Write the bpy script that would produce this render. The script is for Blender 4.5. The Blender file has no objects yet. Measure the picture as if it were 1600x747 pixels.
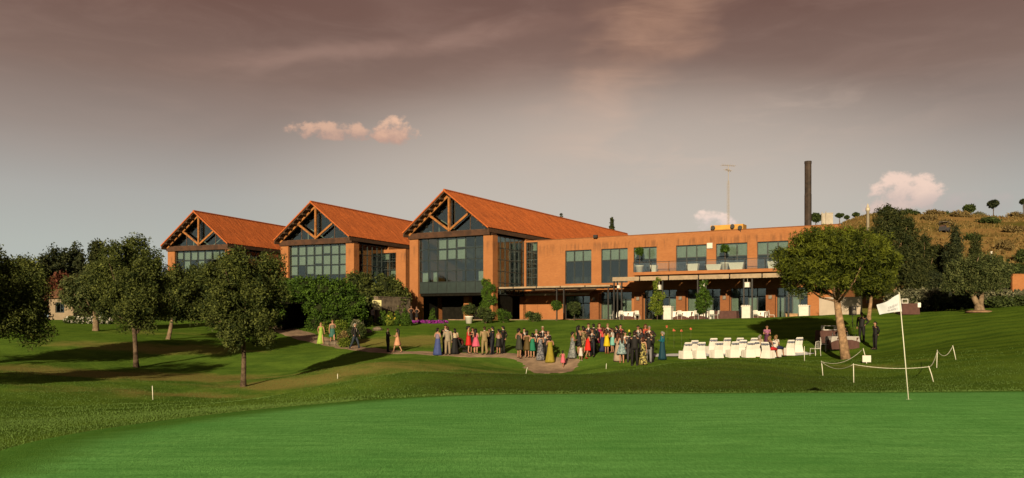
import bpy, bmesh, math, random
import numpy as np
from mathutils import Vector, Matrix
R = math.radians
random.seed(11)
rng = np.random.default_rng(7)
SC = bpy.context.scene
COL = SC.collection
F, HZ, EYE = 1245.0, 495.0, 1.7          # focal length in photo pixels, horizon row, eye height

# ------------------------------------------------------------------ camera
cam = bpy.data.cameras.new('camera')
cam.sensor_width = 36.0
cam.lens = F / 1600 * 36
cam.shift_y = (HZ - 373.5) / 1600
cam.clip_start, cam.clip_end = 0.1, 6000
camo = bpy.data.objects.new('camera', cam)
camo.location = (0, 0, EYE)
camo.rotation_euler = (R(90), 0, 0)
COL.objects.link(camo)
SC.camera = camo

# ------------------------------------------------------------------ light
SUN_AZ, SUN_EL = 12.0, 15.0              # light travels towards +Y, this many degrees to the right
sd = bpy.data.lights.new('sun', 'SUN')
sd.energy = 5.0
sd.angle = R(0.5)
sd.color = (1.0, 0.79, 0.50)
so = bpy.data.objects.new('sun', sd)
tr = Vector((math.sin(R(SUN_AZ)) * math.cos(R(SUN_EL)), math.cos(R(SUN_AZ)) * math.cos(R(SUN_EL)), -math.sin(R(SUN_EL))))
so.rotation_euler = tr.to_track_quat('-Z', 'Y').to_euler()
so.location = (0, 0, 60)
COL.objects.link(so)

SC.view_settings.view_transform = 'Standard'
SC.view_settings.look = 'None'
SC.view_settings.gamma = 1.0
SC.view_settings.use_curve_mapping = False
EXPO = 1.0
SC.view_settings.exposure = EXPO
SC.render.engine = 'CYCLES'
SC.cycles.max_bounces = 6
SC.cycles.transparent_max_bounces = 12
SC.cycles.caustics_reflective = False
SC.cycles.caustics_refractive = False


class NT:
    """small helper around a node tree"""
    def __init__(s, tree):
        s.t = tree
        tree.nodes.clear()
    def n(s, kind, **kw):
        nd = s.t.nodes.new(kind)
        for k, v in kw.items():
            setattr(nd, k, v)
        return nd
    def put(s, sock, v):
        if isinstance(v, bpy.types.NodeSocket):
            s.t.links.new(v, sock)
        elif isinstance(v, (tuple, list)) and len(v) == 3 and sock.type == 'RGBA':
            sock.default_value = (*v, 1)
        else:
            sock.default_value = v
    def m(s, op, a, b=0.0, c=0.0, clamp=False):
        nd = s.n('ShaderNodeMath', operation=op, use_clamp=clamp)
        for i, v in enumerate((a, b, c)):
            s.put(nd.inputs[i], v)
        return nd.outputs[0]
    def rng(s, x, a, b, c=0.0, d=1.0):
        nd = s.n('ShaderNodeMapRange', interpolation_type='SMOOTHSTEP')
        for i, v in enumerate((x, a, b, c, d)):
            s.put(nd.inputs[i], v)
        return nd.outputs[0]
    def mix(s, f, a, b, mode='MIX'):
        nd = s.n('ShaderNodeMix', data_type='RGBA', blend_type=mode)
        s.put(nd.inputs[0], f); s.put(nd.inputs[6], a); s.put(nd.inputs[7], b)
        return nd.outputs[2]
    def noise(s, vec, scale, detail=4.0, rough=0.55, dist=0.0):
        nd = s.n('ShaderNodeTexNoise')
        s.put(nd.inputs['Vector'], vec)
        for k, v in (('Scale', scale), ('Detail', detail), ('Roughness', rough), ('Distortion', dist)):
            nd.inputs[k].default_value = v
        return nd.outputs[0]
    def ramp(s, x, stops, interp='LINEAR'):
        nd = s.n('ShaderNodeValToRGB')
        cr = nd.color_ramp
        cr.interpolation = interp
        while len(cr.elements) < len(stops):
            cr.elements.new(0.5)
        for e, (p, c) in zip(cr.elements, stops):
            e.position = p
            e.color = (*c, 1)
        s.put(nd.inputs[0], x)
        return nd.outputs[0]
    def xyz(s, x, y, z):
        nd = s.n('ShaderNodeCombineXYZ')
        for i, v in enumerate((x, y, z)):
            s.put(nd.inputs[i], v)
        return nd.outputs[0]
    def sep(s, v):
        nd = s.n('ShaderNodeSeparateXYZ')
        s.put(nd.inputs[0], v)
        return nd.outputs
    def scale(s, vec, sx, sy, sz, rz=0.0):
        nd = s.n('ShaderNodeMapping')
        s.put(nd.inputs[0], vec)
        nd.inputs['Scale'].default_value = (sx, sy, sz)
        nd.inputs['Rotation'].default_value = (0, 0, rz)
        return nd.outputs[0]


def lin(c):
    return tuple(((v / 255) / 12.92 if v <= 10 else (((v / 255) + 0.055) / 1.055) ** 2.4) for v in c)

# ------------------------------------------------------------------ sky
world = bpy.data.worlds.new('World')
SC.world = world
world.use_nodes = True
w = NT(world.node_tree)
tc = w.n('ShaderNodeTexCoord').outputs['Generated']
nrm = w.n('ShaderNodeVectorMath', operation='NORMALIZE')
w.put(nrm.inputs[0], tc)
dx, dy, dz = w.sep(nrm.outputs[0])
az = w.m('ARCTAN2', dx, dy)
el = w.m('ARCSINE', dz)
sky = w.n('ShaderNodeTexSky', sky_type='NISHITA', sun_disc=False)
sky.sun_elevation = R(SUN_EL)
sky.sun_rotation = R(180 + SUN_AZ)
sky.air_density, sky.dust_density = 1.2, 2.0
k = 0.5 ** EXPO
def S(r, g, b):
    return tuple(v * k for v in lin((r, g, b)))
# the evening sky: pale and slightly blue low down, a warm brown veil of high cloud above
veil = w.ramp(w.m('MULTIPLY', el, 1.0), [
    (0.0, S(186, 193, 190)), (0.08, S(180, 185, 179)), (0.14, S(172, 171, 166)), (0.21, S(150, 137, 129)),
    (0.278, S(131, 107, 96)), (0.357, S(114, 84, 73)), (0.45, S(98, 68, 59)), (1.0, S(92, 74, 68))])
# wide soft differences, cirrus and streaks
sv = w.xyz(w.m('MULTIPLY', az, 1.0), w.m('MULTIPLY', el, 2.2), 0.0)
big = w.noise(sv, 2.2, 3, 0.5, 0.3)
col = w.mix(w.m('MULTIPLY', w.rng(big, 0.38, 0.72, 0.0, 0.16), w.rng(el, 0.12, 0.30, 0.25, 1.0)), veil, S(186, 152, 136))
WOB = w.m('SUBTRACT', w.noise(sv, 7, 3, 0.6), 0.5)
NZ46 = w.noise(w.xyz(w.m('ADD', az, 0.3), w.m('MULTIPLY', el, 1.25), 0.3), 46, 5, 0.6)
NZ34 = w.noise(w.xyz(w.m('ADD', az, 2.1), w.m('MULTIPLY', el, 1.25), 2.1), 34, 5, 0.6)
def band(a0, e0, a1, e1, wid, lo=0.0, hi=1.0):
    """soft streak between two directions"""
    L = math.hypot(a1 - a0, e1 - e0)
    ca, se = (a1 - a0) / L, (e1 - e0) / L
    xa = w.m('SUBTRACT', az, a0); ye = w.m('SUBTRACT', el, e0)
    along = w.m('ADD', w.m('MULTIPLY', xa, ca), w.m('MULTIPLY', ye, se))
    across = w.m('SUBTRACT', w.m('MULTIPLY', ye, ca), w.m('MULTIPLY', xa, se))
    wob = w.m('MULTIPLY', WOB, wid * 2.4)
    t = w.m('MULTIPLY', w.rng(along, -0.15 * L, 0.25 * L), w.rng(along, 1.25 * L, 0.7 * L))
    f = w.rng(w.m('ABSOLUTE', w.m('ADD', across, wob)), wid, 0.0)
    return w.m('MULTIPLY', f, t)
wisp = w.noise(w.scale(sv, 5, 9, 1, R(28)), 1.6, 6, 0.62, 0.6)
wispf = w.rng(wisp, 0.42, 0.72)
b1 = w.m('MULTIPLY', band(0.26, 0.43, 0.05, 0.20, 0.075), w.rng(wisp, 0.2, 0.65, 0.35, 1.0))
col = w.mix(w.m('MULTIPLY', b1, 0.42), col, S(208, 160, 130))
b2 = w.m('MULTIPLY', band(-0.40, 0.285, 0.06, 0.352, 0.017), w.rng(wisp, 0.2, 0.6, 0.4, 1.0))
col = w.mix(w.m('MULTIPLY', b2, 0.22), col, S(200, 160, 142))
glx = w.m('DIVIDE', w.m('SUBTRACT', az, 0.12), 0.50); gly = w.m('DIVIDE', w.m('SUBTRACT', el, 0.15), 0.17)
glow = w.rng(w.m('ADD', w.m('MULTIPLY', glx, glx), w.m('MULTIPLY', gly, gly)), 1.0, 0.0)
col = w.mix(w.m('MULTIPLY', glow, 0.60), col, S(210, 196, 182))
b3 = w.m('MULTIPLY', band(0.02, 0.17, 0.45, 0.24, 0.05), wispf)
col = w.mix(w.m('MULTIPLY', b3, 0.30), col, S(214, 190, 172))
col = w.mix(w.m('MULTIPLY', wispf, w.rng(el, 0.1, 0.3, 0.02, 0.06)), col, S(205, 172, 156))
def cumulus(col, a0, e0, ra, re, c_top, c_low, amount=1.0, seed=0.0, sc=34, soft=0.3, flat=0.0):
    xa = w.m('DIVIDE', w.m('SUBTRACT', az, a0), ra)
    ye = w.m('DIVIDE', w.m('SUBTRACT', el, e0), re)
    d = w.m('ADD', w.m('MULTIPLY', xa, xa), w.m('MULTIPLY', ye, ye))
    nz = NZ46 if sc > 40 else NZ34
    v = w.m('ADD', w.m('SUBTRACT', 0.85, d), w.m('MULTIPLY', w.m('SUBTRACT', nz, 0.5), 3.4))
    f = w.rng(v, 0.0, soft * 1.6)
    if flat:
        f = w.m('MULTIPLY', f, w.rng(ye, -flat - 0.25, -flat + 0.1))
    sh = w.rng(w.m('ADD', ye, w.m('MULTIPLY', w.m('SUBTRACT', nz, 0.5), 2.5)), -0.8, 0.8)
    return w.mix(w.m('MULTIPLY', f, amount), col, w.mix(sh, c_low, c_top))
col = cumulus(col, -0.148, 0.2265, 0.034, 0.020, S(238, 192, 162), S(190, 152, 136), 0.9, 0.3, 46, 0.45, 0.7)
col = cumulus(col, -0.21, 0.2225, 0.075, 0.0125, S(228, 182, 154), S(184, 150, 136), 0.8, 0.9, 46, 0.5, 0.7)
col = cumulus(col, 0.452, 0.136, 0.052, 0.026, S(246, 214, 196), S(206, 184, 176), 0.90, 2.1, 34, 0.4)
col = cumulus(col, 0.515, 0.122, 0.06, 0.018, S(190, 176, 172), S(172, 164, 162), 0.55, 3.4, 34, 0.7)
col = cumulus(col, 0.247, 0.117, 0.032, 0.013, S(248, 220, 204), S(214, 200, 194), 0.9, 4.7, 50, 0.5)
col = w.mix(0.03, col, w.mix(1.0, sky.outputs[0], (0.05, 0.05, 0.05), 'MULTIPLY'))
bg = w.n('ShaderNodeBackground')
w.put(bg.inputs[0], col)
bg.inputs[1].default_value = 1.0
world.cycles.sampling_method = 'MANUAL'
world.cycles.sample_map_resolution = 512
out = w.n('ShaderNodeOutputWorld')
w.t.links.new(bg.outputs[0], out.inputs[0])

# ------------------------------------------------------------------ materials
MATS = {}
def mat(name, base, rough=0.8, spec=0.3, var=0.0, vscale=3.0, bump=0.0, bscale=20.0, metal=0.0, fn=None, vcol=None):
    if name in MATS:
        return MATS[name]
    mt = bpy.data.materials.new(name)
    mt.use_nodes = True
    t = NT(mt.node_tree)
    p = t.n('ShaderNodeBsdfPrincipled')
    o = t.n('ShaderNodeOutputMaterial')
    t.t.links.new(p.outputs[0], o.inputs[0])
    p.inputs['Roughness'].default_value = rough
    p.inputs['Specular IOR Level'].default_value = spec
    p.inputs['Metallic'].default_value = metal
    vec = t.n('ShaderNodeTexCoord').outputs['Object']
    c = (*base, 1)
    p.inputs['Base Color'].default_value = c
    if var:
        nz = t.noise(vec, vscale, 5, 0.6)
        dark = tuple(v * (1 - var) for v in base)
        lite = vcol or tuple(min(v * (1 + var), 0.9) for v in base)
        t.put(p.inputs['Base Color'], t.mix(t.rng(nz, 0.3, 0.7), dark, lite))
    if bump:
        bp = t.n('ShaderNodeBump')
        bp.inputs['Strength'].default_value = bump
        bp.inputs['Distance'].default_value = 0.03
        t.put(bp.inputs['Height'], t.noise(vec, bscale, 4, 0.6))
        t.put(p.inputs['Normal'], bp.outputs[0])
    if fn:
        fn(t, p, vec)
    MATS[name] = mt
    return mt
def paint(c, k=0.36, rough=0.75, var=0.12, tag=''):
    """material for a thing whose sunlit face shows the sRGB colour c in the photo"""
    b = tuple(min(v * k, 0.8) for v in lin(c))
    return mat('paint_%d_%d_%d%s' % (*c, tag), b, rough, 0.25, var, 6.0)

# ------------------------------------------------------------------ mesh helpers
class MB:
    def __init__(s):
        s.v, s.f, s.mi = [], [], []
        s.cur = 0
    def add(s, vs, fs):
        b = len(s.v)
        s.v.extend(tuple(map(float, v)) for v in vs)
        s.f.extend(tuple(i + b for i in f) for f in fs)
        s.mi.extend([s.cur] * len(fs))
    def box(s, c, d, rz=0.0, M=None):
        x, y, z = (q / 2 for q in d)
        vs = [(-x, -y, -z), (x, -y, -z), (x, y, -z), (-x, y, -z), (-x, -y, z), (x, -y, z), (x, y, z), (-x, y, z)]
        if M is not None:
            vs = [M @ Vector(v) for v in vs]
        elif rz:
            ca, sa = math.cos(rz), math.sin(rz)
            vs = [(a * ca - b * sa, a * sa + b * ca, e) for a, b, e in vs]
        s.add([(v[0] + c[0], v[1] + c[1], v[2] + c[2]) for v in vs],
              [(0, 3, 2, 1), (4, 5, 6, 7), (0, 1, 5, 4), (1, 2, 6, 5), (2, 3, 7, 6), (3, 0, 4, 7)])
    def b2(s, x0, x1, y0, y1, z0, z1):
        s.box(((x0 + x1) / 2, (y0 + y1) / 2, (z0 + z1) / 2), (x1 - x0, y1 - y0, z1 - z0))
    def bar(s, a, b, wd, dp=None):
        """square bar between two points"""
        a, b = Vector(a), Vector(b)
        d = b - a
        L = d.length
        if L < 1e-6:
            return
        q = d.to_track_quat('Z', 'Y').to_matrix()
        s.box((a + b) / 2, (wd, dp or wd, L), M=q)
    def tube(s, pts, rad, n=6, cap=True):
        pts = [Vector(p) for p in pts]
        if not isinstance(rad, (list, tuple)):
            rad = [rad] * len(pts)
        rings = []
        up = None
        for i, p in enumerate(pts):
            t = (pts[min(i + 1, len(pts) - 1)] - pts[max(i - 1, 0)])
            t = t.normalized() if t.length > 1e-9 else Vector((0, 0, 1))
            if up is None:
                up = Vector((0, 1, 0)) if abs(t.y) < 0.9 else Vector((1, 0, 0))
            x = up.cross(t)
            x = x.normalized() if x.length > 1e-6 else Vector((1, 0, 0))
            y = t.cross(x)
            up = y
            rings.append([p + (x * math.cos(2 * math.pi * j / n) + y * math.sin(2 * math.pi * j / n)) * rad[i] for j in range(n)])
        s.rings(rings, cap)
    def rings(s, rings, cap=True):
        n = len(rings[0])
        vs = [q for r_ in rings for q in r_]
        fs = []
        for i in range(len(rings) - 1):
            for j in range(n):
                a, b = i * n + j, i * n + (j + 1) % n
                fs.append((a, b, b + n, a + n))
        if cap:
            fs.append(tuple(range(n - 1, -1, -1)))
            fs.append(tuple(range((len(rings) - 1) * n, len(rings) * n)))
        s.add(vs, fs)
    def lathe(s, prof, c=(0, 0, 0), n=12, cap=True):
        s.rings([[(c[0] + r_ * math.cos(2 * math.pi * j / n), c[1] + r_ * math.sin(2 * math.pi * j / n), c[2] + z)
                  for j in range(n)] for r_, z in prof], cap)
    def ball(s, c, r_, seg=10, rg=6, jit=0.0):
        rx, ry, rz = r_ if isinstance(r_, (tuple, list)) else (r_,) * 3
        rings = []
        for i in range(rg + 1):
            ph = math.pi * (i / rg * 0.98 + 0.01)
            row = []
            for j in range(seg):
                th = 2 * math.pi * j / seg
                q = 1 + (random.random() - 0.5) * jit
                row.append((c[0] + rx * q * math.sin(ph) * math.cos(th), c[1] + ry * q * math.sin(ph) * math.sin(th),
                            c[2] - rz * q * math.cos(ph)))
            rings.append(row)
        s.rings(rings)
    def mesh(s, name, mats, smooth=False):
        me = bpy.data.meshes.new(name)
        me.from_pydata(s.v, [], s.f)
        for m_ in (mats if isinstance(mats, (list, tuple)) else [mats]):
            me.materials.append(m_)
        if any(s.mi):
            me.polygons.foreach_set('material_index', s.mi)
        if smooth:
            me.polygons.foreach_set('use_smooth', [True] * len(me.polygons))
        me.update()
        return me
    def build(s, name, mats, parent=None, smooth=False, loc=None, rz=0.0):
        return link(name, s.mesh(name, mats, smooth), parent, loc, rz)

def link(name, data, parent=None, loc=None, rz=0.0, scale=None):
    o = bpy.data.objects.new(name, data)
    COL.objects.link(o)
    if parent is not None:
        o.parent = parent
    if loc is not None:
        o.location = loc
    if rz:
        o.rotation_euler = (0, 0, rz)
    if scale is not None:
        o.scale = scale
    return o
def tag(o, label=None, cat=None, group=None, kind=None):
    for k_, v_ in (('label', label), ('category', cat), ('group', group), ('kind', kind)):
        if v_:
            o[k_] = v_
    return o
def thing(name, label, cat, loc=(0, 0, 0), rz=0.0, group=None):
    return tag(link(name, None, None, loc, rz), label, cat, group)
CUBES = {}
def pbox(name, m_, parent, c, d, rz=0.0):
    """a part that is a plain slab: shares one cube mesh for each material"""
    if m_.name not in CUBES:
        q = MB(); q.box((0, 0, 0), (1, 1, 1))
        CUBES[m_.name] = q.mesh('slab_' + m_.name, m_)
    return link(name, CUBES[m_.name], parent, c, rz, d)
def copy_tree(o, parent=None):
    c = o.copy()
    COL.objects.link(c)
    c.parent = parent
    for ch in list(o.children):
        copy_tree(ch, c)
    return c

# ------------------------------------------------------------------ the lie of the land
def W(px, py, Y):
    return ((px - 800) / F * Y, Y, EYE + (HZ - py) / F * Y)
CP = [W(*q) for q in [
    (480, 618, 32), (560, 597, 34.5), (640, 589, 35), (760, 590, 35), (850, 593, 36), (950, 587, 38), (1050, 574, 40),
   
    (1420, 626, 16.3), (1600, 612, 20), (1200, 614.5, 20.8), (800, 617, 21), (640, 622, 20.2), (450, 637, 17), (200, 665, 13.5), (0, 720, 9.5),
    (0, 655, 20), (200, 640, 24), (400, 632, 24), (240, 625, 31), (0, 600, 32), (380, 604, 36), (213, 574, 44), (0, 560, 42), (100, 540, 50),
    (262, 528, 58), (150, 516, 62), (50, 508, 68), (100, 501, 80), (-200, 560, 42), (-200, 500, 80),
    (480, 611, 28), (560, 591, 30), (640, 583, 30.5), (760, 584, 30.5), (850, 587, 31), (950, 581, 34), (1050, 568, 36), (1120, 562, 37), (1180, 561, 37),
    (1240, 567, 36), (1300, 582, 33), (1340, 594, 30),
    (550, 613, 26.5), (700, 613, 25), (850, 613, 24.5), (1000, 613, 24.5), (1150, 613, 24.5), (1300, 611, 25),
    (700, 598, 28.5), (850, 601, 28), (1000, 598, 28.5), (1150, 590, 29.5),
    (460, 585, 42), (560, 569, 41), (700, 573, 41), (850, 584, 42.5), (880, 576, 46), (950, 576, 42), (1060, 574, 42), (1150, 569, 43), (1230, 566, 42),
    (700, 555, 48.5), (790, 553, 49.5), (620, 550, 50), (555, 545, 54), (510, 538, 60), (445, 515, 72), (400, 530, 62), (330, 560, 50),
    (985, 571, 43.5), (920, 557, 47), (945, 549, 50), (1010, 556, 47.5), (1075, 560, 46.5), (1200, 560, 47), (1160, 550, 50.5), (1240, 553, 50), (1322, 560, 46), (1367, 545, 48.5),
    (1400, 605, 26), (1560, 608, 24), (1452, 597, 28), (1464, 575, 32), (1490, 562, 34), (1600, 570, 30), (1560, 530, 42), (1450, 520, 50),
    (1530, 487, 58), (1600, 478, 60), (1400, 497, 60), (1680, 560, 30), (1700, 470, 62),
    (700, 530, 60), (850, 530, 58), (1000, 530, 57), (1150, 525, 57), (1300, 517, 58), (580, 520, 66), (620, 510, 74),
    (700, 507, 78), (760, 502.5, 80), (850, 501, 78), (960, 500, 74.5), (1047, 500, 71), (1150, 498, 68), (1250, 496.5, 64), (1340, 493, 62),
]]
CP += [(0, 8.4, 0), (0, 0, 0), (-6, 0, -.15), (8, 0, 0), (9, 9, 0), (0, -15, 0), (-40, -15, -1), (45, -15, -.3), (30, 12, -.1), (45, 25, .2), (-25, 12, -.9),
       (-45, 30, -1.0), (-11, 88, 1.36), (0, 84, 1.36), (10, 80, 1.4), (20, 75, 1.42), (30, 72, 1.5), (-28, 96, 1.3), (-45, 104, 1.3), (0, 112, 1.3), (-60, 112, 1.2), (60, 112, 3.0),
       (40, 90, 2.0), (55, 80, 2.6), (65, 60, 2.8), (-20, 82, 1.35)]
_P = np.array(CP)
def _tps(r2):
    return np.where(r2 > 1e-9, r2 * np.log(r2 + 1e-12), 0.0)
_n = len(_P)
_S = 30.0
_A = np.zeros((_n + 3, _n + 3))
_q = _P[:, :2] / _S
_A[:_n, :_n] = _tps(((_q[:, None, :] - _q[None, :, :]) ** 2).sum(-1)) + np.eye(_n) * 0.0004
_A[:_n, _n] = 1; _A[:_n, _n + 1:] = _q
_A[_n, :_n] = 1; _A[_n + 1:, :_n] = _q.T
_w = np.linalg.solve(_A, np.concatenate([_P[:, 2], np.zeros(3)]))
def _ss(a, b, x):
    t = np.clip((x - a) / (b - a), 0, 1)
    return t * t * (3 - 2 * t)
def H(x, y):
    """height of the ground (arrays welcome)"""
    x = np.asarray(x, float); y = np.asarray(y, float)
    xc, yc = np.clip(x, -62, 68), np.clip(y, -16, 112)
    q = np.stack([xc, yc], -1) / _S
    sh = q.shape[:-1]
    q = q.reshape(-1, 2)
    z = np.zeros(len(q))
    for i in range(0, len(q), 20000):
        d = ((q[i:i + 20000, None, :] - _P[None, :, :2] / _S) ** 2).sum(-1)
        z[i:i + 20000] = _tps(d) @ _w[:_n] + _w[_n] + q[i:i + 20000] @ _w[_n + 1:]
    z = z.reshape(sh)
    rough = _ss(21, 27, y) * (1 - _ss(58, 74, y))
    z = z + rough * 0.03 * (np.sin(x * 1.13 + y * 0.7) * np.sin(y * 0.93 - x * 0.31) + 0.6 * np.sin(x * 2.3 - y * 1.1))
    r_ = x / np.maximum(y, 1)
    hill = 23.6 * _ss(0.20, 0.46, r_) * _ss(74, 205, y)
    hill = hill * (1 - _ss(300, 700, y)) + _ss(90, 160, y) * _ss(.3, .5, r_) * (0.5 * np.sin(x * .11 + 1) * np.sin(y * .09) + .25 * np.sin(x * .31) * np.sin(y * .27 + 2))
    far = 1 - _ss(150, 500, np.hypot(x, y))
    return z * far + hill
_ys = np.concatenate([np.arange(7, 90, 0.05), np.arange(90, 320, 0.4)])
def G(px, py):
    """the point of the ground that shows at a photo pixel"""
    X = (px - 800) / F * _ys
    Z = EYE + (HZ - py) / F * _ys
    hit = np.nonzero(H(X, _ys) >= Z)[0]
    i = hit[0] if len(hit) else int(np.argmin(Z - H(X, _ys)))
    return Vector((X[i], _ys[i], float(H(X[i], _ys[i]))))
def P(px, Y, dz=0.0):
    """a point of the ground at a column of the photo and a depth"""
    x = (px - 800) / F * Y
    return Vector((x, Y, float(H(x, Y)) + dz))
# ------------------------------------------------------------------ ground
def m_lawn(t, p, vec):
    x, y, z = t.sep(vec)
    big = t.noise(vec, 0.09, 4, 0.6)
    med = t.noise(vec, 0.55, 5, 0.65)
    fine = t.noise(t.scale(vec, 1.0, 0.45, 1.0), 9.0, 4, 0.7)
    micro = t.noise(t.scale(vec, 1.0, 0.3, 1.0), 42.0, 3, 0.7)
    g = t.mix(t.rng(med, 0.3, 0.7), (0.034, 0.074, 0.009), (0.066, 0.122, 0.014))
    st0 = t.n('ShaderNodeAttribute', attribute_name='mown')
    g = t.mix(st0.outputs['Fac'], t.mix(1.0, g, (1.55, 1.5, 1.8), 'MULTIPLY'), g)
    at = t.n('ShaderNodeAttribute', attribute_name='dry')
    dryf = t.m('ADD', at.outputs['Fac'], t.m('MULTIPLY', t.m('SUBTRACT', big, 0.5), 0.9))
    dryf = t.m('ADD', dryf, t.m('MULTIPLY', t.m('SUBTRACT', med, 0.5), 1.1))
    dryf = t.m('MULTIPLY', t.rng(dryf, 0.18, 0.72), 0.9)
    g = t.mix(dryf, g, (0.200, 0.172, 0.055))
    ro = t.n('ShaderNodeAttribute', attribute_name='rough')
    rr = t.m('MULTIPLY', ro.outputs['Fac'], t.rng(t.m('ADD', t.m('MULTIPLY', med, 0.6), t.m('MULTIPLY', fine, 0.5)), 0.38, 0.75))
    g = t.mix(t.m('MULTIPLY', ro.outputs['Fac'], 0.35), g, (0.026, 0.040, 0.007))
    g = t.mix(t.m('MULTIPLY', rr, 0.8), g, (0.034, 0.034, 0.011))
    # mowing lines that follow the slope
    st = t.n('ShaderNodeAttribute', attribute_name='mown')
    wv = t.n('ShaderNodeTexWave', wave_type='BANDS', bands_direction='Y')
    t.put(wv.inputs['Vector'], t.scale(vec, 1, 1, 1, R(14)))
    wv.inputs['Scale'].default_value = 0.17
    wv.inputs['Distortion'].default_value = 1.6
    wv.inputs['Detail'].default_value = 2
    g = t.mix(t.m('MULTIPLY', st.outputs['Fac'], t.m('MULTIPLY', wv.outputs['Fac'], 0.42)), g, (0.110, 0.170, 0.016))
    g = t.mix(t.rng(fine, 0.3, 0.75, 0.0, 0.45), g, t.mix(0.5, g, (0.02, 0.035, 0.006)))
    g = t.mix(t.rng(micro, 0.35, 0.7, 0.0, 0.35), g, t.mix(0.4, g, (0.12, 0.16, 0.035)))
    hl = t.n('ShaderNodeAttribute', attribute_name='hill')
    hc = t.mix(t.rng(t.noise(t.scale(vec, .45, .8, 3.0), 0.06, 5, 0.65), 0.46, 0.58), (0.190, 0.120, 0.045), (0.070, 0.066, 0.017))
    hc = t.mix(t.rng(t.noise(vec, 0.5, 5, 0.7), 0.4, 0.75, 0, 0.55), hc, (0.12, 0.08, 0.03))
    g = t.mix(hl.outputs['Fac'], g, hc)
    t.put(p.inputs['Base Color'], g)
    bp = t.n('ShaderNodeBump')
    bp.inputs['Strength'].default_value = 0.9
    bp.inputs['Distance'].default_value = 0.05
    hgt = t.m('ADD', t.m('MULTIPLY', fine, 0.7), t.m('MULTIPLY', micro, 0.5))
    t.put(bp.inputs['Height'], hgt)
    t.put(p.inputs['Normal'], bp.outputs[0])
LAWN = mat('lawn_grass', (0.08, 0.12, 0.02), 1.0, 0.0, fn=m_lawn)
def m_green(t, p, vec):
    big = t.noise(t.scale(vec, 1, 0.5, 1), 0.35, 4, 0.55)
    med = t.noise(t.scale(vec, 0.55, 1.0, 1), 2.0, 5, 0.7)
    micro = t.noise(t.scale(vec, 1.0, 0.28, 1.0), 90.0, 3, 0.75)
    g = t.mix(t.rng(big, 0.3, 0.7), (0.122, 0.365, 0.086), (0.182, 0.455, 0.130))
    g = t.mix(t.rng(med, 0.4, 0.7, 0, 0.4), g, (0.205, 0.445, 0.118))
    wv = t.n('ShaderNodeTexWave', wave_type='BANDS', bands_direction='X')
    t.put(wv.inputs['Vector'], t.scale(vec, 1, 1, 1, R(-68)))
    wv.inputs['Scale'].default_value = 0.16
    wv.inputs['Distortion'].default_value = 1.4
    g = t.mix(t.m('MULTIPLY', wv.outputs['Fac'], 0.55), g, (0.186, 0.468, 0.128))
    strk = t.noise(t.scale(vec, 0.5, 3.2, 1, R(4)), 1.6, 5, 0.7)
    g = t.mix(t.rng(strk, 0.36, 0.66, 0, 0.7), g, (0.090, 0.280, 0.066))
    spk = t.noise(t.scale(vec, 1.0, 0.22, 1.0), 30.0, 4, 0.75)
    g = t.mix(t.rng(spk, 0.36, 0.68, 0.0, 0.62), g, (0.072, 0.240, 0.054))
    g = t.mix(t.rng(micro, 0.35, 0.75, 0.0, 0.5), g, t.mix(0.45, g, (0.02, 0.07, 0.012)))
    eg = t.n('ShaderNodeAttribute', attribute_name='edge')
    ef = t.rng(t.m('ADD', eg.outputs['Fac'], t.m('MULTIPLY', t.m('SUBTRACT', med, 0.5), 0.7)), 0.1, 0.9, 0, 0.85)
    g = t.mix(ef, g, t.mix(t.rng(spk, 0.35, 0.7), (0.048, 0.130, 0.016), (0.085, 0.185, 0.026)))
    t.put(p.inputs['Base Color'], g)
    bp = t.n('ShaderNodeBump')
    bp.inputs['Strength'].default_value = 0.8
    bp.inputs['Distance'].default_value = 0.02
    t.put(bp.inputs['Height'], t.m('ADD', t.m('ADD', micro, t.m('MULTIPLY', med, 0.9)), t.m('MULTIPLY', spk, 0.9)))
    t.put(p.inputs['Normal'], bp.outputs[0])
GREEN = mat('green_turf', (0.08, 0.18, 0.04), 1.0, 0.0, fn=m_green)

def steps(*seg):
    o = []
    for a, b, st in seg:
        o.append(np.arange(a, b, st))
    return np.concatenate(o)
gx = np.concatenate([[-1500, -1000, -650, -420, -280, -190, -140, -105, -82, -68], steps((-60, -45, 1.5), (-45, 62, 0.55), (62, 75, 1.5), (75, 150, 3.0)), [160, 180, 210, 260, 340, 480, 700, 1000, 1500]])
gy = np.concatenate([[-600, -250, -110, -60], steps((-32, 0, 2.0), (0, 76, 0.5), (76, 120, 1.2), (120, 260, 3.0)), [270, 290, 320, 370, 450, 600, 850, 1300, 2000, 3000]])
GX, GY = np.meshgrid(gx, gy)
GZ = H(GX, GY)
nx, ny = len(gx), len(gy)
me = bpy.data.meshes.new('lawn')
vv = np.stack([GX, GY, GZ], -1).reshape(-1, 3)
ii = np.arange(nx * ny).reshape(ny, nx)
ff = np.stack([ii[:-1, :-1], ii[:-1, 1:], ii[1:, 1:], ii[1:, :-1]], -1).reshape(-1, 4)
me.from_pydata(vv.tolist(), [], ff.tolist())
me.polygons.foreach_set('use_smooth', [True] * len(me.polygons))
X_, Y_ = vv[:, 0], vv[:, 1]
def bump2(x0, y0, sx, sy, rot=0.0):
    a, b = X_ - x0, Y_ - y0
    c, s = math.cos(rot), math.sin(rot)
    return np.exp(-((a * c + b * s) / sx) ** 2 - ((-a * s + b * c) / sy) ** 2)
def at_px(px, py):
    g = G(px, py)
    return g.x, g.y
dry = np.zeros(len(vv))
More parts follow.
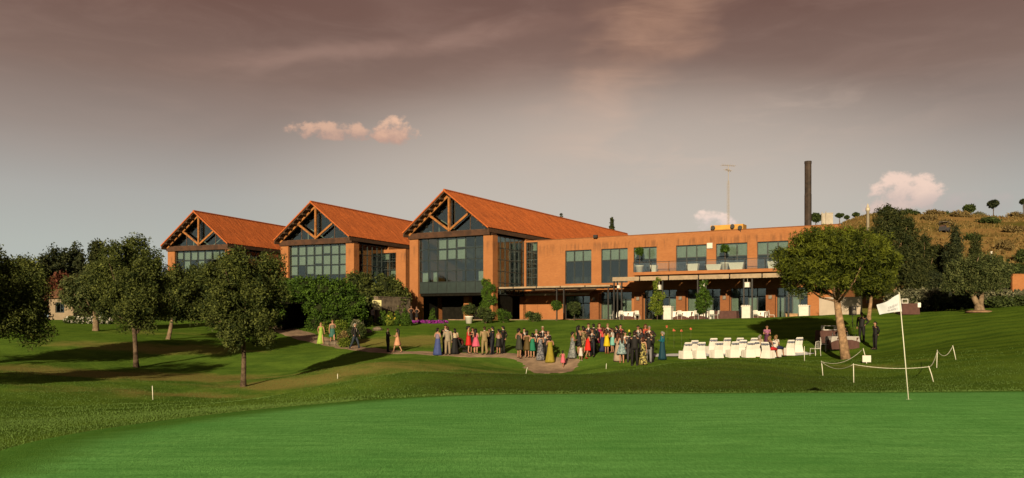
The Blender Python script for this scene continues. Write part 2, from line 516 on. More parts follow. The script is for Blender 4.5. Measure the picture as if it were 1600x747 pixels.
for px, py, sx, sy, am in [(300, 590, 5, 2.2, .75), (420, 600, 4, 1.5, .7), (60, 580, 5, 2.0, .75), (160, 540, 6, 2.5, .6), (330, 545, 5, 3, .45), (240, 520, 6, 3, .4),
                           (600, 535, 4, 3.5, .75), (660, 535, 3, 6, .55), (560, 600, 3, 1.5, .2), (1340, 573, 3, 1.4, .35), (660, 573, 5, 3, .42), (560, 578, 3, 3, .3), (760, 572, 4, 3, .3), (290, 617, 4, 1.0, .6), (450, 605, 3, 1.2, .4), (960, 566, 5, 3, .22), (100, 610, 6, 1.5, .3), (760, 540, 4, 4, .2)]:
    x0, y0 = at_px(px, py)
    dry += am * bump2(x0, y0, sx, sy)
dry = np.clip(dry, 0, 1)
rough = np.zeros(len(vv))
ROUGHS = [(750, 28.5, 2.6, 2.6, .8), (870, 28.5, 4, 3, 1), (1030, 29, 5, 4, 1), (1150, 33, 4, 4, .45), (1230, 31, 3, 4, .35), (1590, 29, 4, 4, .25), (1280, 27, 4, 3, .4)]
for px, Y0, sx, sy, am in ROUGHS:
    rough += am * bump2((px - 800) / F * Y0, Y0, sx, sy)
rough = np.clip(rough, 0, 1)
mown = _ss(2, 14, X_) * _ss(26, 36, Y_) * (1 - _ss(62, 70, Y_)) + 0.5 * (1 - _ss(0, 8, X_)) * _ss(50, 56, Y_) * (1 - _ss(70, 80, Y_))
hillm = _ss(.3, .42, X_ / np.maximum(Y_, 1)) * _ss(78, 96, Y_)
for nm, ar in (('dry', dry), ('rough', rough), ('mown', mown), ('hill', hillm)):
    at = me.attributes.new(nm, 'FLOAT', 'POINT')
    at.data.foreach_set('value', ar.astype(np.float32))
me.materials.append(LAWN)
lawn = link('ground_lawn', me)
tag(lawn, kind='structure')

# the putting green, a close-cut sheet lying on the lawn
def catmull(pts, n=8, closed=False):
    pts = [np.array(q, float) for q in pts]
    o = []
    N = len(pts)
    rngi = range(N if closed else N - 1)
    for i in rngi:
        g = (lambda j: pts[j % N]) if closed else (lambda j: pts[min(max(j, 0), N - 1)])
        a, b, c, d = g(i - 1), g(i), g(i + 1), g(i + 2)
        for t_ in np.arange(n) / n:
            o.append(0.5 * (2 * b + (c - a) * t_ + (2 * a - 5 * b + 4 * c - d) * t_ ** 2 + (3 * b - a - 3 * c + d) * t_ ** 3))
    if not closed:
        o.append(pts[-1])
    return np.array(o)
gb = catmull([(34, 18.6), (26, 19.4), (19, 19.9), (12.9, 20.1), (6.5, 20.7), (0, 21.0), (-2.6, 20.2), (-4.7, 17.2), (-6.2, 14), (-6.7, 11.4), (-6.3, 9), (-6.1, 6), (-6.4, 0),
              (-6, -9), (10, -12), (34, -9), (40, 5)], 10, True)
gc = np.array([9.0, 8.0])
rgs = 60
q = MB()
allr = []
for i in range(1, rgs + 1):
    t_ = (i / rgs) ** 0.85
    pts = gc + (gb - gc) * t_
    zz = H(pts[:, 0], pts[:, 1]) + 0.022
    allr.append([(a[0], a[1], z_) for a, z_ in zip(pts, zz)])
eo = gb + (gb - gc) / np.linalg.norm(gb - gc, axis=1)[:, None] * 0.25
edge = [(a[0], a[1], float(z_) - 0.03) for a, z_ in zip(eo, H(eo[:, 0], eo[:, 1]))]
allr.append(edge)
q.rings(allr, False)
n_ = len(gb)
q.add([(gc[0], gc[1], float(H(*gc)) + 0.022)] + allr[0], [(0, 1 + j, 1 + (j + 1) % n_) for j in range(n_)])
g_ = q.build('putting_green_ground', GREEN, None, True)
ea_ = g_.data.attributes.new('edge', 'FLOAT', 'POINT')
ev = np.zeros(len(g_.data.vertices), np.float32)
for i in range(rgs + 1):
    dd = np.linalg.norm((gb - gc) * (1 - (min(i + 1, rgs) / rgs) ** 0.85), axis=1)
    ev[i * len(gb):(i + 1) * len(gb)] = np.clip(1.2 - dd / 1.5, 0, 1)
ea_.data.foreach_set('value', ev)
tag(g_, kind='structure')

# earth path across the lawn
PATH = mat('path_earth', (0.215, 0.155, 0.108), 0.95, 0.1, 0.28, 1.3, 0.5, 30.0)
cp = []
for px, py, wd in [(418, 510, 2.6), (445, 516, 2.8), (480, 527, 2.6), (520, 537.5, 2.1), (560, 545, 1.7), (610, 550, 1.6), (690, 554, 1.6), (760, 555, 1.6), (806, 557, 1.8), (838, 563, 2.6), (856, 570, 3.4), (862, 575, 3.8), (864, 579, 3.2), (865, 582, 1.8), (866, 583.5, .5)]:
    g = G(px, py)
    cp.append((g.x, g.y, wd))
sp = catmull(cp, 10)
tan = np.gradient(sp[:, :2], axis=0)
tan /= np.linalg.norm(tan, axis=1)[:, None]
nor = np.stack([-tan[:, 1], tan[:, 0]], -1)
q = MB()
rows = []
for i in range(len(sp)):
    row = []
    wob = 1 + 0.05 * math.sin(i * 0.9) + 0.04 * math.sin(i * 2.3)
    for s_ in np.linspace(-1, 1, 9):
        xy = sp[i, :2] + nor[i] * s_ * sp[i, 2] / 2 * wob
        row.append((xy[0], xy[1], float(H(*xy)) + (0.025 if abs(s_) < 1 else -0.02)))
    rows.append(row)
vs = [v for r_ in rows for v in r_]
q.add(vs, [(i * 9 + j, i * 9 + j + 1, i * 9 + 10 + j, i * 9 + 9 + j) for i in range(len(rows) - 1) for j in range(8)])
tag(q.build('path', PATH, None, True), kind='structure')

# longer grass on the mound and round the green: upright tufts
def foliage_mat(name, base, bright, trans=0.25, rough=0.7):
    if name in MATS:
        return MATS[name]
    mt = bpy.data.materials.new(name)
    mt.use_nodes = True
    t = NT(mt.node_tree)
    a = t.n('ShaderNodeAttribute', attribute_name='tint')
    c = t.mix(a.outputs['Fac'], base, bright)
    d = t.n('ShaderNodeBsdfPrincipled')
    d.inputs['Roughness'].default_value = rough
    d.inputs['Specular IOR Level'].default_value = 0.15
    t.put(d.inputs['Base Color'], c)
    tr_ = t.n('ShaderNodeBsdfTranslucent')
    t.put(tr_.inputs[0], c)
    mx = t.n('ShaderNodeMixShader')
    mx.inputs[0].default_value = trans
    t.t.links.new(d.outputs[0], mx.inputs[1])
    t.t.links.new(tr_.outputs[0], mx.inputs[2])
    o = t.n('ShaderNodeOutputMaterial')
    t.t.links.new(mx.outputs[0], o.inputs[0])
    MATS[name] = mt
    return mt
def tris_mesh(name, V, tint, m_):
    """V: (n, k, 3) polygons of k corners"""
    n, kk = V.shape[:2]
    me = bpy.data.meshes.new(name)
    me.vertices.add(n * kk)
    me.vertices.foreach_set('co', V.reshape(-1).astype(np.float32))
    me.loops.add(n * kk)
    me.loops.foreach_set('vertex_index', np.arange(n * kk, dtype=np.int32))
    me.polygons.add(n)
    me.polygons.foreach_set('loop_start', np.arange(0, n * kk, kk, dtype=np.int32))
    at = me.attributes.new('tint', 'FLOAT', 'POINT')
    at.data.foreach_set('value', np.repeat(tint, kk).astype(np.float32))
    me.materials.append(m_)
    me.update(calc_edges=True)
    return me
def tuft_field(name, x, y, hgt, wid, m_, tintf):
    n = len(x)
    z = H(x, y)
    a = rng.uniform(0, np.pi, n)
    hh = hgt * rng.uniform(0.5, 1.25, n)
    ww = wid * rng.uniform(0.6, 1.3, n)
    lx, ly = rng.normal(0, 0.35, n) * hh, rng.normal(0, 0.35, n) * hh
    V = np.zeros((n, 3, 3))
    V[:, 0] = np.stack([x - np.cos(a) * ww, y - np.sin(a) * ww, z - 0.01], -1)
    V[:, 1] = np.stack([x + np.cos(a) * ww, y + np.sin(a) * ww, z - 0.01], -1)
    V[:, 2] = np.stack([x + lx, y + ly, z + hh], -1)
    return link(name, tris_mesh(name, V, tintf, m_))
GRASSM = foliage_mat('rough_grass_blades', (0.022, 0.034, 0.007), (0.104, 0.190, 0.040), 0.3)
n = 120000
xx = rng.uniform(-24, 26, n); yy = rng.uniform(20.5, 45, n)
inside = np.zeros(n)
from itertools import pairwise
def in_poly(x, y, poly):
    c = np.zeros(len(x), bool)
    for (x1, y1), (x2, y2) in zip(poly, np.roll(poly, -1, 0)):
        c ^= ((y1 > y) != (y2 > y)) & (x < (x2 - x1) * (y - y1) / (y2 - y1 + 1e-12) + x1)
    return c
dens = np.clip(1.15 - (yy - 21) / 24, 0.1, 1) * (0.35 + 0.65 * (np.sin(xx * .9 + 2 * np.sin(yy * .5)) * np.sin(yy * 1.1 + xx * .2) > -0.35))
dens = dens * (1 - _ss(15, 26, xx)) * (1 - _ss(36, 45, yy)) * _ss(18, 24, yy + np.where(xx > -3, 6, 0))
keep = (rng.uniform(0, 1, n) < dens) & ~in_poly(xx, yy, gb) & (np.abs(xx) < 0.70 * yy)
for (a, b, wd) in sp:
    keep &= (xx - a) ** 2 + (yy - b) ** 2 > (wd * .55) ** 2
xx, yy = xx[keep], yy[keep]
x2, y2 = rng.uniform(-17, -4, 90000), rng.uniform(8, 24, 90000)
k2 = (rng.uniform(0, 1, 90000) < 1 - _ss(16, 24, y2)) & ~in_poly(x2, y2, gb) & (np.abs(x2) < 0.70 * y2)
xx, yy = np.concatenate([xx, x2[k2]]), np.concatenate([yy, y2[k2]])
def rough_at(x, y):
    o = np.zeros(len(x))
    for px, Y0, sx, sy, am in ROUGHS:
        o += am * np.exp(-((x - (px - 800) / F * Y0) / sx) ** 2 - ((y - Y0) / sy) ** 2)
    return np.clip(o, 0, 1)
tg = tuft_field('rough_grass', xx, yy, np.where(yy < 21, .026, .040), np.where(yy < 21, .008, .012), GRASSM, np.clip(rng.normal(0.60, 0.13, len(xx)) - 0.55 * rough_at(xx, yy), 0, 1))
tag(tg, 'longer rough grass growing on the mound behind the putting green', 'grass', kind='stuff')
# ------------------------------------------------------------------ building materials
def m_brick(c1, c2, mortar, streak=True):
    def f(t, p, vec):
        x, y, z = t.sep(vec)
        u = t.m('ADD', x, t.m('MULTIPLY', y, 0.83))
        bv = t.xyz(u, z, 0.0)
        br = t.n('ShaderNodeTexBrick')
        t.put(br.inputs['Vector'], bv)
        br.inputs['Color1'].default_value = (*c1, 1)
        br.inputs['Color2'].default_value = (*c2, 1)
        br.inputs['Mortar'].default_value = (*mortar, 1)
        br.inputs['Scale'].default_value = 1.0
        br.inputs['Mortar Size'].default_value = 0.009
        br.inputs['Brick Width'].default_value = 0.25
        br.inputs['Row Height'].default_value = 0.08
        c = t.mix(t.rng(t.noise(vec, 0.7, 5, 0.65), 0.35, 0.7, 0, 0.35), br.outputs[0], tuple(v * 0.72 for v in c2))
        if streak:
            sx = t.noise(t.xyz(t.m('MULTIPLY', u, 3.2), t.m('MULTIPLY', z, 0.22), 0), 1.0, 4, 0.7)
            top = t.m('MULTIPLY', t.rng(z, 6.6, 8.0), t.rng(z, 8.35, 7.9))
            c = t.mix(t.m('MULTIPLY', t.m('MULTIPLY', t.rng(sx, 0.47, 0.6), top), 0.55), c, (0.07, 0.035, 0.02))
        t.put(p.inputs['Base Color'], c)
        bp = t.n('ShaderNodeBump')
        bp.inputs['Strength'].default_value = 0.4
        bp.inputs['Distance'].default_value = 0.01
        t.put(bp.inputs['Height'], br.outputs[1])
        t.put(p.inputs['Normal'], bp.outputs[0])
    return f
BRICK = mat('orange_brick', (.22, .095, .035), 0.9, 0.15, fn=m_brick((.258, .102, .036), (.222, .084, .030), (.20, .102, .048)))
BRICKD = mat('red_brick', (.2, .08, .03), 0.9, 0.15, fn=m_brick((.20, .080, .030), (.165, .062, .024), (.06, .03, .018), False))
def m_tile(t, p, vec):
    x, y, z = t.sep(vec)
    big = t.noise(t.scale(vec, 1, 0.35, 1), 0.5, 5, 0.65)
    fine = t.noise(vec, 5.5, 4, 0.75)
    c = t.mix(t.rng(fine, 0.3, 0.72), (0.215, 0.049, 0.012), (0.340, 0.094, 0.024))
    c = t.mix(t.rng(big, 0.42, 0.75, 0, 0.35), c, (0.20, 0.056, 0.018))
    li = t.noise(t.scale(vec, 3, 3, 3), 3.0, 3, 0.6)
    c = t.mix(t.rng(li, 0.66, 0.8, 0, 0.5), c, (0.11, 0.065, 0.035))
    t.put(p.inputs['Base Color'], c)
    bp = t.n('ShaderNodeBump')
    bp.inputs['Strength'].default_value = 0.7
    bp.inputs['Distance'].default_value = 0.05
    t.put(bp.inputs['Height'], fine)
    t.put(p.inputs['Normal'], bp.outputs[0])
TILE = mat('clay_roof_tiles', (.34, .09, .03), 0.9, 0.15, fn=m_tile)
SOFFIT = mat('dark_stained_wood', (0.050, 0.026, 0.014), 0.7, 0.3, 0.35, 4.0)
SHADE = mat('shade_black', (.007, .0065, .005), .95, .05, .3, 3)  # matte near-black that stands for deep shade
TIMBER = mat('honey_timber', (0.185, 0.072, 0.017), 0.65, 0.3, 0.35, 3.0)
BEAMD = mat('brown_beam_timber', (0.034, 0.014, 0.006), 0.65, 0.3, 0.4, 2.0)
FRAME = mat('dark_window_metal', (0.010, 0.016, 0.016), 0.45, 0.5, 0.2, 5.0)
PANEL = mat('spandrel_panel_grey', (0.017, 0.026, 0.025), 0.35, 0.5, 0.15, 2.0)
BLIND = mat('pale_roller_blind', (0.40, 0.41, 0.375), 0.9, 0.1, 0.1, 1.2)
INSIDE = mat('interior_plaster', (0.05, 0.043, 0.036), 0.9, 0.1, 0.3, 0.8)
FLOORM = mat('terrace_paving', (0.16, 0.11, 0.075), 0.9, 0.2, 0.25, 1.5)
CREAM = mat('cream_canvas', (0.215, 0.165, 0.115), 0.85, 0.1, 0.15, 2.0)
WHITE = mat('white_paint', (0.40, 0.385, 0.35), 0.55, 0.3, 0.06, 3.0)
WHITEM = mat('white_metal', (0.38, 0.37, 0.345), 0.4, 0.5)
BLACKM = mat('black_metal', (0.012, 0.011, 0.011), 0.5, 0.4, 0.2, 5)
STEEL = mat('polished_steel', (0.55, 0.53, 0.48), 0.25, 0.5, metal=1.0)
CONC = mat('grey_concrete', (0.11, 0.10, 0.085), 0.9, 0.2, 0.35, 1.2, 0.4, 12)
STONE = mat('rough_stone', (0.085, 0.068, 0.05), 0.9, 0.2, 0.5, 1.6, 0.9, 5)
YELLOW = mat('yellow_sheet_metal', (0.33, 0.165, 0.02), 0.5, 0.4, 0.15, 1.5)
RUST = mat('weathered_dark_steel', (0.022, 0.014, 0.010), 0.7, 0.3, 0.5, 1.5)
def glass_mat(name, tint, refl):
    mt = bpy.data.materials.new(name)
    mt.use_nodes = True
    t = NT(mt.node_tree)
    tr_ = t.n('ShaderNodeBsdfTransparent'); tr_.inputs[0].default_value = (*tint, 1)
    gl = t.n('ShaderNodeBsdfGlossy'); gl.inputs['Roughness'].default_value = 0.06
    gl.inputs[0].default_value = (*refl, 1)
    fr = t.n('ShaderNodeLayerWeight')
    f = t.m('ADD', t.m('MULTIPLY', t.m('POWER', fr.outputs['Facing'], 4.0), 0.85), 0.10, clamp=True)
    # panes are never quite flat
    bp = t.n('ShaderNodeBump'); bp.inputs['Strength'].default_value = 0.12; bp.inputs['Distance'].default_value = 0.02
    t.put(bp.inputs['Height'], t.noise(t.n('ShaderNodeTexCoord').outputs['Object'], 1.1, 2, 0.5))
    t.put(gl.inputs['Normal'], bp.outputs[0])
    mx = t.n('ShaderNodeMixShader')
    t.put(mx.inputs[0], f)
    t.t.links.new(tr_.outputs[0], mx.inputs[1]); t.t.links.new(gl.outputs[0], mx.inputs[2])
    o = t.n('ShaderNodeOutputMaterial'); t.t.links.new(mx.outputs[0], o.inputs[0])
    MATS[name] = mt
    return mt
GLASS = glass_mat('green_tinted_glass', (0.66, 0.725, 0.695), (0.82, 0.90, 0.88))
CLEAR = glass_mat('clear_balustrade_glass', (0.92, 0.95, 0.93), (0.9, 0.92, 0.9))

def curtain(root, name, u0, u1, z0, z1, nc, nr, v, blinds=(), solid_rows=(), ax='u', gap=None, depth=0.12):
    """a grid of mullions with one pane in each field.  ax 'u': across the front, else along the depth.
    blinds: set of (col,row) with row 0 on top that have a blind behind the glass"""
    du, dz = (u1 - u0) / nc, (z1 - z0) / nr
    q = MB()
    th = 0.085
    def bx(a0, a1, c0, c1, d0, d1):
        if ax == 'u':
            q.b2(a0, a1, v + d0, v + d1, c0, c1)
        else:
            q.b2(v - d1, v - d0, a0, a1, c0, c1)
    for i in range(nc + 1):
        a = u0 + du * i
        bx(a - th / 2 if 0 < i else a, a + th / 2 if i < nc else a + th / 2, z0, z1, -0.03, depth)
    for j in range(nr + 1):
        c = z0 + dz * j
        bx(u0 + 0.001, u1 - 0.001, c - th / 2, c + th / 2, -0.022, depth - 0.006)
    fr = q.build(name, FRAME, root)
    for i in range(nc):
        for j in range(nr):
            a, c = u0 + du * (i + .5), z1 - dz * (j + .5)
            sz = (du - th - 0.004, 0.02, dz - th - 0.004)
            def place(nm, mm, off, s3, ca=a, cc=c):
                if ax == 'u':
                    return pbox(nm, mm, fr, (ca, v + off, cc), s3)
                return pbox(nm, mm, fr, (v - off, ca, cc), (s3[1], s3[0], s3[2]))
            if j in solid_rows:
                place('panel', PANEL, 0.035, sz)
            else:
                place('pane', GLASS, 0.035, sz)
                if (i, j) in blinds:
                    dr = 0.0 if (i * 7 + j * 3) % 4 else random.uniform(0, 0.25) * dz
                    place('blind', BLIND, 0.16 + depth, (du - 0.05, 0.012, dz + 0.02 - dr), a, c + dr / 2)
    return fr

def wall_open(root, name, m_, u0, u1, z0, z1, v0, v1, ops):
    """a wall with real openings: ops = (ua, ub, za, zb)"""
    us = sorted({u0, u1, *[o[0] for o in ops], *[o[1] for o in ops]})
    zs = sorted({z0, z1, *[o[2] for o in ops], *[o[3] for o in ops]})
    solid = {}
    for i in range(len(us) - 1):
        for j in range(len(zs) - 1):
            cu, cz = (us[i] + us[i + 1]) / 2, (zs[j] + zs[j + 1]) / 2
            solid[i, j] = not any(o[0] < cu < o[1] and o[2] < cz < o[3] for o in ops)
    q = MB()
    for (i, j), s_ in solid.items():
        if not s_:
            continue
        a, b, c, d = us[i], us[i + 1], zs[j], zs[j + 1]
        q.add([(a, v0, c), (b, v0, c), (b, v0, d), (a, v0, d)], [(0, 1, 2, 3)])
        q.add([(a, v1, c), (b, v1, c), (b, v1, d), (a, v1, d)], [(3, 2, 1, 0)])
        if not solid.get((i - 1, j)):
            q.add([(a, v0, c), (a, v0, d), (a, v1, d), (a, v1, c)], [(0, 1, 2, 3)])
        if not solid.get((i + 1, j)):
            q.add([(b, v0, c), (b, v1, c), (b, v1, d), (b, v0, d)], [(0, 1, 2, 3)])
        if not solid.get((i, j - 1)):
            q.add([(a, v0, c), (a, v1, c), (b, v1, c), (b, v0, c)], [(0, 1, 2, 3)])
        if not solid.get((i, j + 1)):
            q.add([(a, v0, d), (b, v0, d), (b, v1, d), (a, v1, d)], [(0, 1, 2, 3)])
    return q.build(name, m_, root)

Z0 = 1.36
def pavilion(px, Y, deg, Wd, label, depth, side_to, blinds, cols=7, base=Z0, undercroft=True):
    X = (px - 800) / F * Y
    root = thing('gabled_pavilion', label, 'building', (X, Y, base), -R(deg), 'gabled brick pavilions in a row')
    zt, zb = 10.2 - base, 4.28 - base          # top and foot of the glazing
    ze, za = 10.98 - base, 15.12 - base        # eave and ridge
    pw = 1.15
    for u in (0, Wd - pw):
        q = MB(); q.b2(u, u + pw, 0, 1.0, -1.0, zt + 0.02)
        q.build('brick_pillar', BRICK, root)
    curtain(root, 'front_glazing', pw, Wd - pw, zb, zt, cols, 5, 0.3, blinds, (4,))
    # floor slab over the undercroft
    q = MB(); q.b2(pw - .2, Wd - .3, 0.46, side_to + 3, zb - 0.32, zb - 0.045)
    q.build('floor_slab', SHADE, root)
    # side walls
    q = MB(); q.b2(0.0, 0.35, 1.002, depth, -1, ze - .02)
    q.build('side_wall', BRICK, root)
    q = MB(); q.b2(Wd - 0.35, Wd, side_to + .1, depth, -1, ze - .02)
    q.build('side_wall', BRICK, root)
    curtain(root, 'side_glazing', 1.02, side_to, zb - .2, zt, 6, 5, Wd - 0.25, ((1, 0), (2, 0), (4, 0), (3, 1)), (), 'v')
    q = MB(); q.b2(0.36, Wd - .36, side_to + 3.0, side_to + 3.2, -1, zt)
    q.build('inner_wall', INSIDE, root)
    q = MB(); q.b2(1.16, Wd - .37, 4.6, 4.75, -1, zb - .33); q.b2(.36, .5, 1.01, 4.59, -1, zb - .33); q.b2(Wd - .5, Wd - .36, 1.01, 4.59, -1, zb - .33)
    q.build('undercroft_shade', SHADE, root)  # near-black panels added so the undercroft looks unlit where sun would reach
    q = MB(); q.b2(Wd * .5 - .35, Wd * .5 + .35, 3.2, 3.9, -1, zb - .33)
    q.build('undercroft_column', BRICK, root)
    q = MB(); q.b2(0, Wd, depth, depth + .3, -1, ze - .02)
    q.build('back_wall', BRICK, root)
    # gable truss
    q = MB(); q.b2(-0.05, Wd + 0.05, -0.22, 0.75, zt + 0.03, zt + 0.62)
    q.build('tie_beam', BEAMD, root)
    vt = -0.12
    zb2 = zt + 0.63
    hw = Wd / 2
    slope = (za - ze) / hw
    def zr(u):                                 # underside of the roof over u
        return ze + slope * (hw - abs(u - hw)) - 0.22
    for s_ in (-1, 1):
        q = MB(); q.bar((hw + s_ * (hw - .05), vt, zr(hw + s_ * (hw - .05)) - .12), (hw + s_ * .06, vt, zr(hw) - .2), 0.23, 0.3)
        q.build('rafter', TIMBER, root)
        q = MB(); q.bar((hw + s_ * 0.12, vt + .01, zb2 + .2), (hw + s_ * hw * 0.47, vt + .01, zr(hw + hw * .47) - .3), 0.165, 0.22)
        q.build('strut', TIMBER, root)
    q = MB(); q.bar((hw, vt - .012, zb2), (hw, vt - .012, zr(hw) - .25), 0.215, 0.24)
    q.build('king_post', TIMBER, root)
    # glass in the gable: five panes in a thin frame
    q = MB()
    cuts = [0.75, hw * .55, hw, hw + hw * .45, Wd - 0.75]
    for u in cuts[1:-1]:
        q.b2(u - .04, u + .04, 0.28, 0.36, zb2, zr(u) - .3)
    q.b2(.7, Wd - .7, 0.28, 0.36, zb2, zb2 + .09)
    gf = q.build('gable_frame', SOFFIT, root)
    for a, b in zip(cuts[:-1], cuts[1:]):
        q = MB()
        f = lambda u, d: (u, 0.31 + d, max(zr(u) - .3, zb2 + .1))
        q.add([(a, .31, zb2 + .09), (b, .31, zb2 + .09), f(b, 0), f(a, 0), (a, .33, zb2 + .09), (b, .33, zb2 + .09), f(b, .02), f(a, .02)],
              [(0, 1, 2, 3), (7, 6, 5, 4), (0, 4, 5, 1), (2, 6, 7, 3), (0, 3, 7, 4), (1, 5, 6, 2)])
        q.build('pane', GLASS, gf)
    # inner white roof bracing seen through the gable glass
    q = MB()
    for s_ in (-1, 1):
        q.bar((hw + s_ * .1, 2.2, zb2 + .1), (hw + s_ * hw * .5, 2.2, zr(hw + hw * .5) - .4), 0.1)
        q.bar((hw + s_ * hw * .55, 2.2, zb2), (hw + s_ * hw * .55, 2.2, zr(hw + hw * .55) - .3), 0.15)
        q.bar((hw + s_ * hw * .6, 2.2, zb2 + .05), (hw + s_ * hw * .8, 2.2, zr(hw + hw * .8) - .3), 0.1)
    q.build('inner_truss', WHITEM, root)
    # roof: two tiled slopes with a rolled surface, soffit boards under them
    rf = MB()
    so_ = MB()
    oh, ov = -1.05, 0.12
    nv = int(depth / 0.17)
    for s_ in (-1, 1):
        e0 = hw + s_ * (hw + ov)
        zE = ze - slope * ov
        L = math.hypot(hw + ov, za - zE)
        nxn, nzn = s_ * (za - zE) / L, (hw + ov) / L
        rows_ = []
        for i in range(nv + 1):
            v = oh + (depth + .6 - oh) * i / nv
            bump_ = 0.035 if i % 2 else 0.0
            r_ = []
            for j in range(9):
                t_ = j / 8
                sag = random.uniform(-.012, .012)
                bb = bump_ + sag
                r_.append((e0 + (hw - e0) * t_ + nxn * bb, v, zE + (za - zE) * t_ + nzn * bb))
            rows_.append(r_)
        vs = [p_ for r_ in rows_ for p_ in r_]
        fs = [(a * 9 + b, a * 9 + b + 1, a * 9 + b + 10, a * 9 + b + 9) for a in range(nv) for b in range(8)]
        rf.add(vs, fs if s_ > 0 else [f_[::-1] for f_ in fs])
        # verge tiles at the front edge
        rf.bar((e0, oh - .01, zE - .03), (hw, oh - .01, za - .03), 0.16, 0.14)
        q0 = Vector((e0, 0, zE)); q1 = Vector((hw, 0, za))
        d = Vector((-nxn, 0, -nzn)) * 0.09
        a, b = q0 + d, q1 + d
        c1, c2 = a - Vector((nxn, 0, nzn)) * -0.0 + d * 1.0, b + d * 1.0
        so_.add([(p_.x, v, p_.z) for v in (oh + .05, depth + .55) for p_ in (a, b, c2, c1)],
                [(0, 1, 2, 3), (7, 6, 5, 4), (0, 4, 5, 1), (1, 5, 6, 2), (2, 6, 7, 3), (3, 7, 4, 0)])
        so_.bar((e0 - s_ * .06, oh + .02, zE - .27), (e0 - s_ * .06, depth + .5, zE - .27), 0.1, 0.4)
    roof = rf.build('roof', TILE, root)
    so_.build('soffit', SOFFIT, roof)
    q = MB(); q.tube([(hw, oh - .05, za + .02), (hw, depth + .6, za + .02)], 0.13, 8)
    q.build('ridge_cap', TILE, roof)
    for s_ in (-1, 1):                         # purlin ends under the front overhang
        for kx in range(1, 8):
            t_ = kx / 8
            u = hw + s_ * (hw + .05) * (1 - t_)
            q = MB(); q.b2(u - .09, u + .09, oh + .12, 0.5, zr(u) - .17, zr(u) + .03)
            q.build('purlin_end', SOFFIT, roof)
    return root
B3BL = {(2, 0), (3, 0), (4, 0), (2, 1), (3, 1), (4, 1)}
B2BL = {(i, j) for i in range(7) for j in range(2)} | {(0, 2), (2, 2), (3, 2), (4, 2), (5, 2), (6, 2)}
b3 = pavilion(640, 88, 30, 10.75, 'nearest and largest gabled brick pavilion with dark glass front and long tiled roof', 50, 7.0, B3BL)
for u_, w_ in ((1.75, .75), (3.05, .5), (8.95, .6)):
    pbox('curtain', BLIND, b3, (u_, .62, 6.05 - Z0), (w_, .05, 1.1))
b2 = pavilion(438.6, 96.2, 25, 10.75, 'middle gabled brick pavilion with pale blinds in its front glazing', 44, 7.0, B2BL)
b1 = pavilion(262, 104, 20, 10.3, 'farthest left gabled brick pavilion half hidden by trees', 32, 7.0, {(i, 0) for i in range(7)} | {(1, 1), (3, 1)})

# ------------------------------------------------------------------ the flat-roofed wing
UB = Vector((math.cos(R(30)), -math.sin(R(30)), 0)); VB = Vector((math.sin(R(30)), math.cos(R(30)), 0))
OB = Vector(((640 - 800) / F * 88, 88, 0))
def U(px, v):
    """u on the line v = const of the big house that shows at a photo column"""
    r_ = (px - 800) / F
    a, b = OB.x + VB.x * v, OB.y + VB.y * v
    return (r_ * b - a) / (UB.x - r_ * UB.y)
def BW(u, v, z):
    q_ = OB + UB * u + VB * v
    return Vector((q_.x, q_.y, z))
def ZP(py, px, v):
    """height that shows at a photo pixel on the plane v"""
    q_ = BW(U(px, v), v, 0)
    return EYE + (HZ - py) / F * q_.y
ZT = 1.42
wing = thing('flat_roofed_wing', 'long flat-roofed orange brick wing with upper windows and balcony', 'building', BW(0, 7.1, ZT), -R(30))
def ux(px):
    return U(px, 7.1)
wins = [(883, 924, 5.26), (939.3, 980.7, 5.26), (990, 1026, 6.22), (1056.3, 1104, 6.22), (1118.7, 1167.6, 6.22), (1183, 1232, 6.22), (1247, 1292, 6.22)]
low = [(842, 858, 3.9), (883, 924, 3.95), (939, 987, 4.3), (1007, 1058, 4.45), (1074.5, 1126, 4.45), (1142, 1197, 4.45), (1214, 1262, 4.45)]
uL, uR = ux(840), ux(1310)
ops = [(ux(a), ux(b), zb - ZT, 8.86 - ZT) for a, b, zb in wins] + [(ux(a), ux(b), 0.0 + .02, zt - ZT) for a, b, zt in low[1:]]
wall_open(wing, 'front_wall', BRICK, uL, uR, -1.0, 10.1 - ZT, 0.0, 0.42, ops)
q = MB()
q.b2(uL - 0.05, uR + 0.05, -0.04, 0.46, 10.102 - ZT, 10.17 - ZT)
q.build('parapet_coping', BRICKD, wing)
q = MB()
q.b2(uL, uR, 11.5, 11.9, -1, 10.0 - ZT); q.b2(uR - .42, uR, .43, 11.49, -1, 10.09 - ZT)
q.build('rear_wall', BRICK, wing)
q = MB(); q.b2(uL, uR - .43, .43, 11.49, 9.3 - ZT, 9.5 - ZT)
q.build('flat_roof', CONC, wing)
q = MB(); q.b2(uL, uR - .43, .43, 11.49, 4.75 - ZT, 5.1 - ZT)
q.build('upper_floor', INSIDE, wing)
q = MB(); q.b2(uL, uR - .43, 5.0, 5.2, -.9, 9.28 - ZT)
q.build('partition_wall', INSIDE, wing)
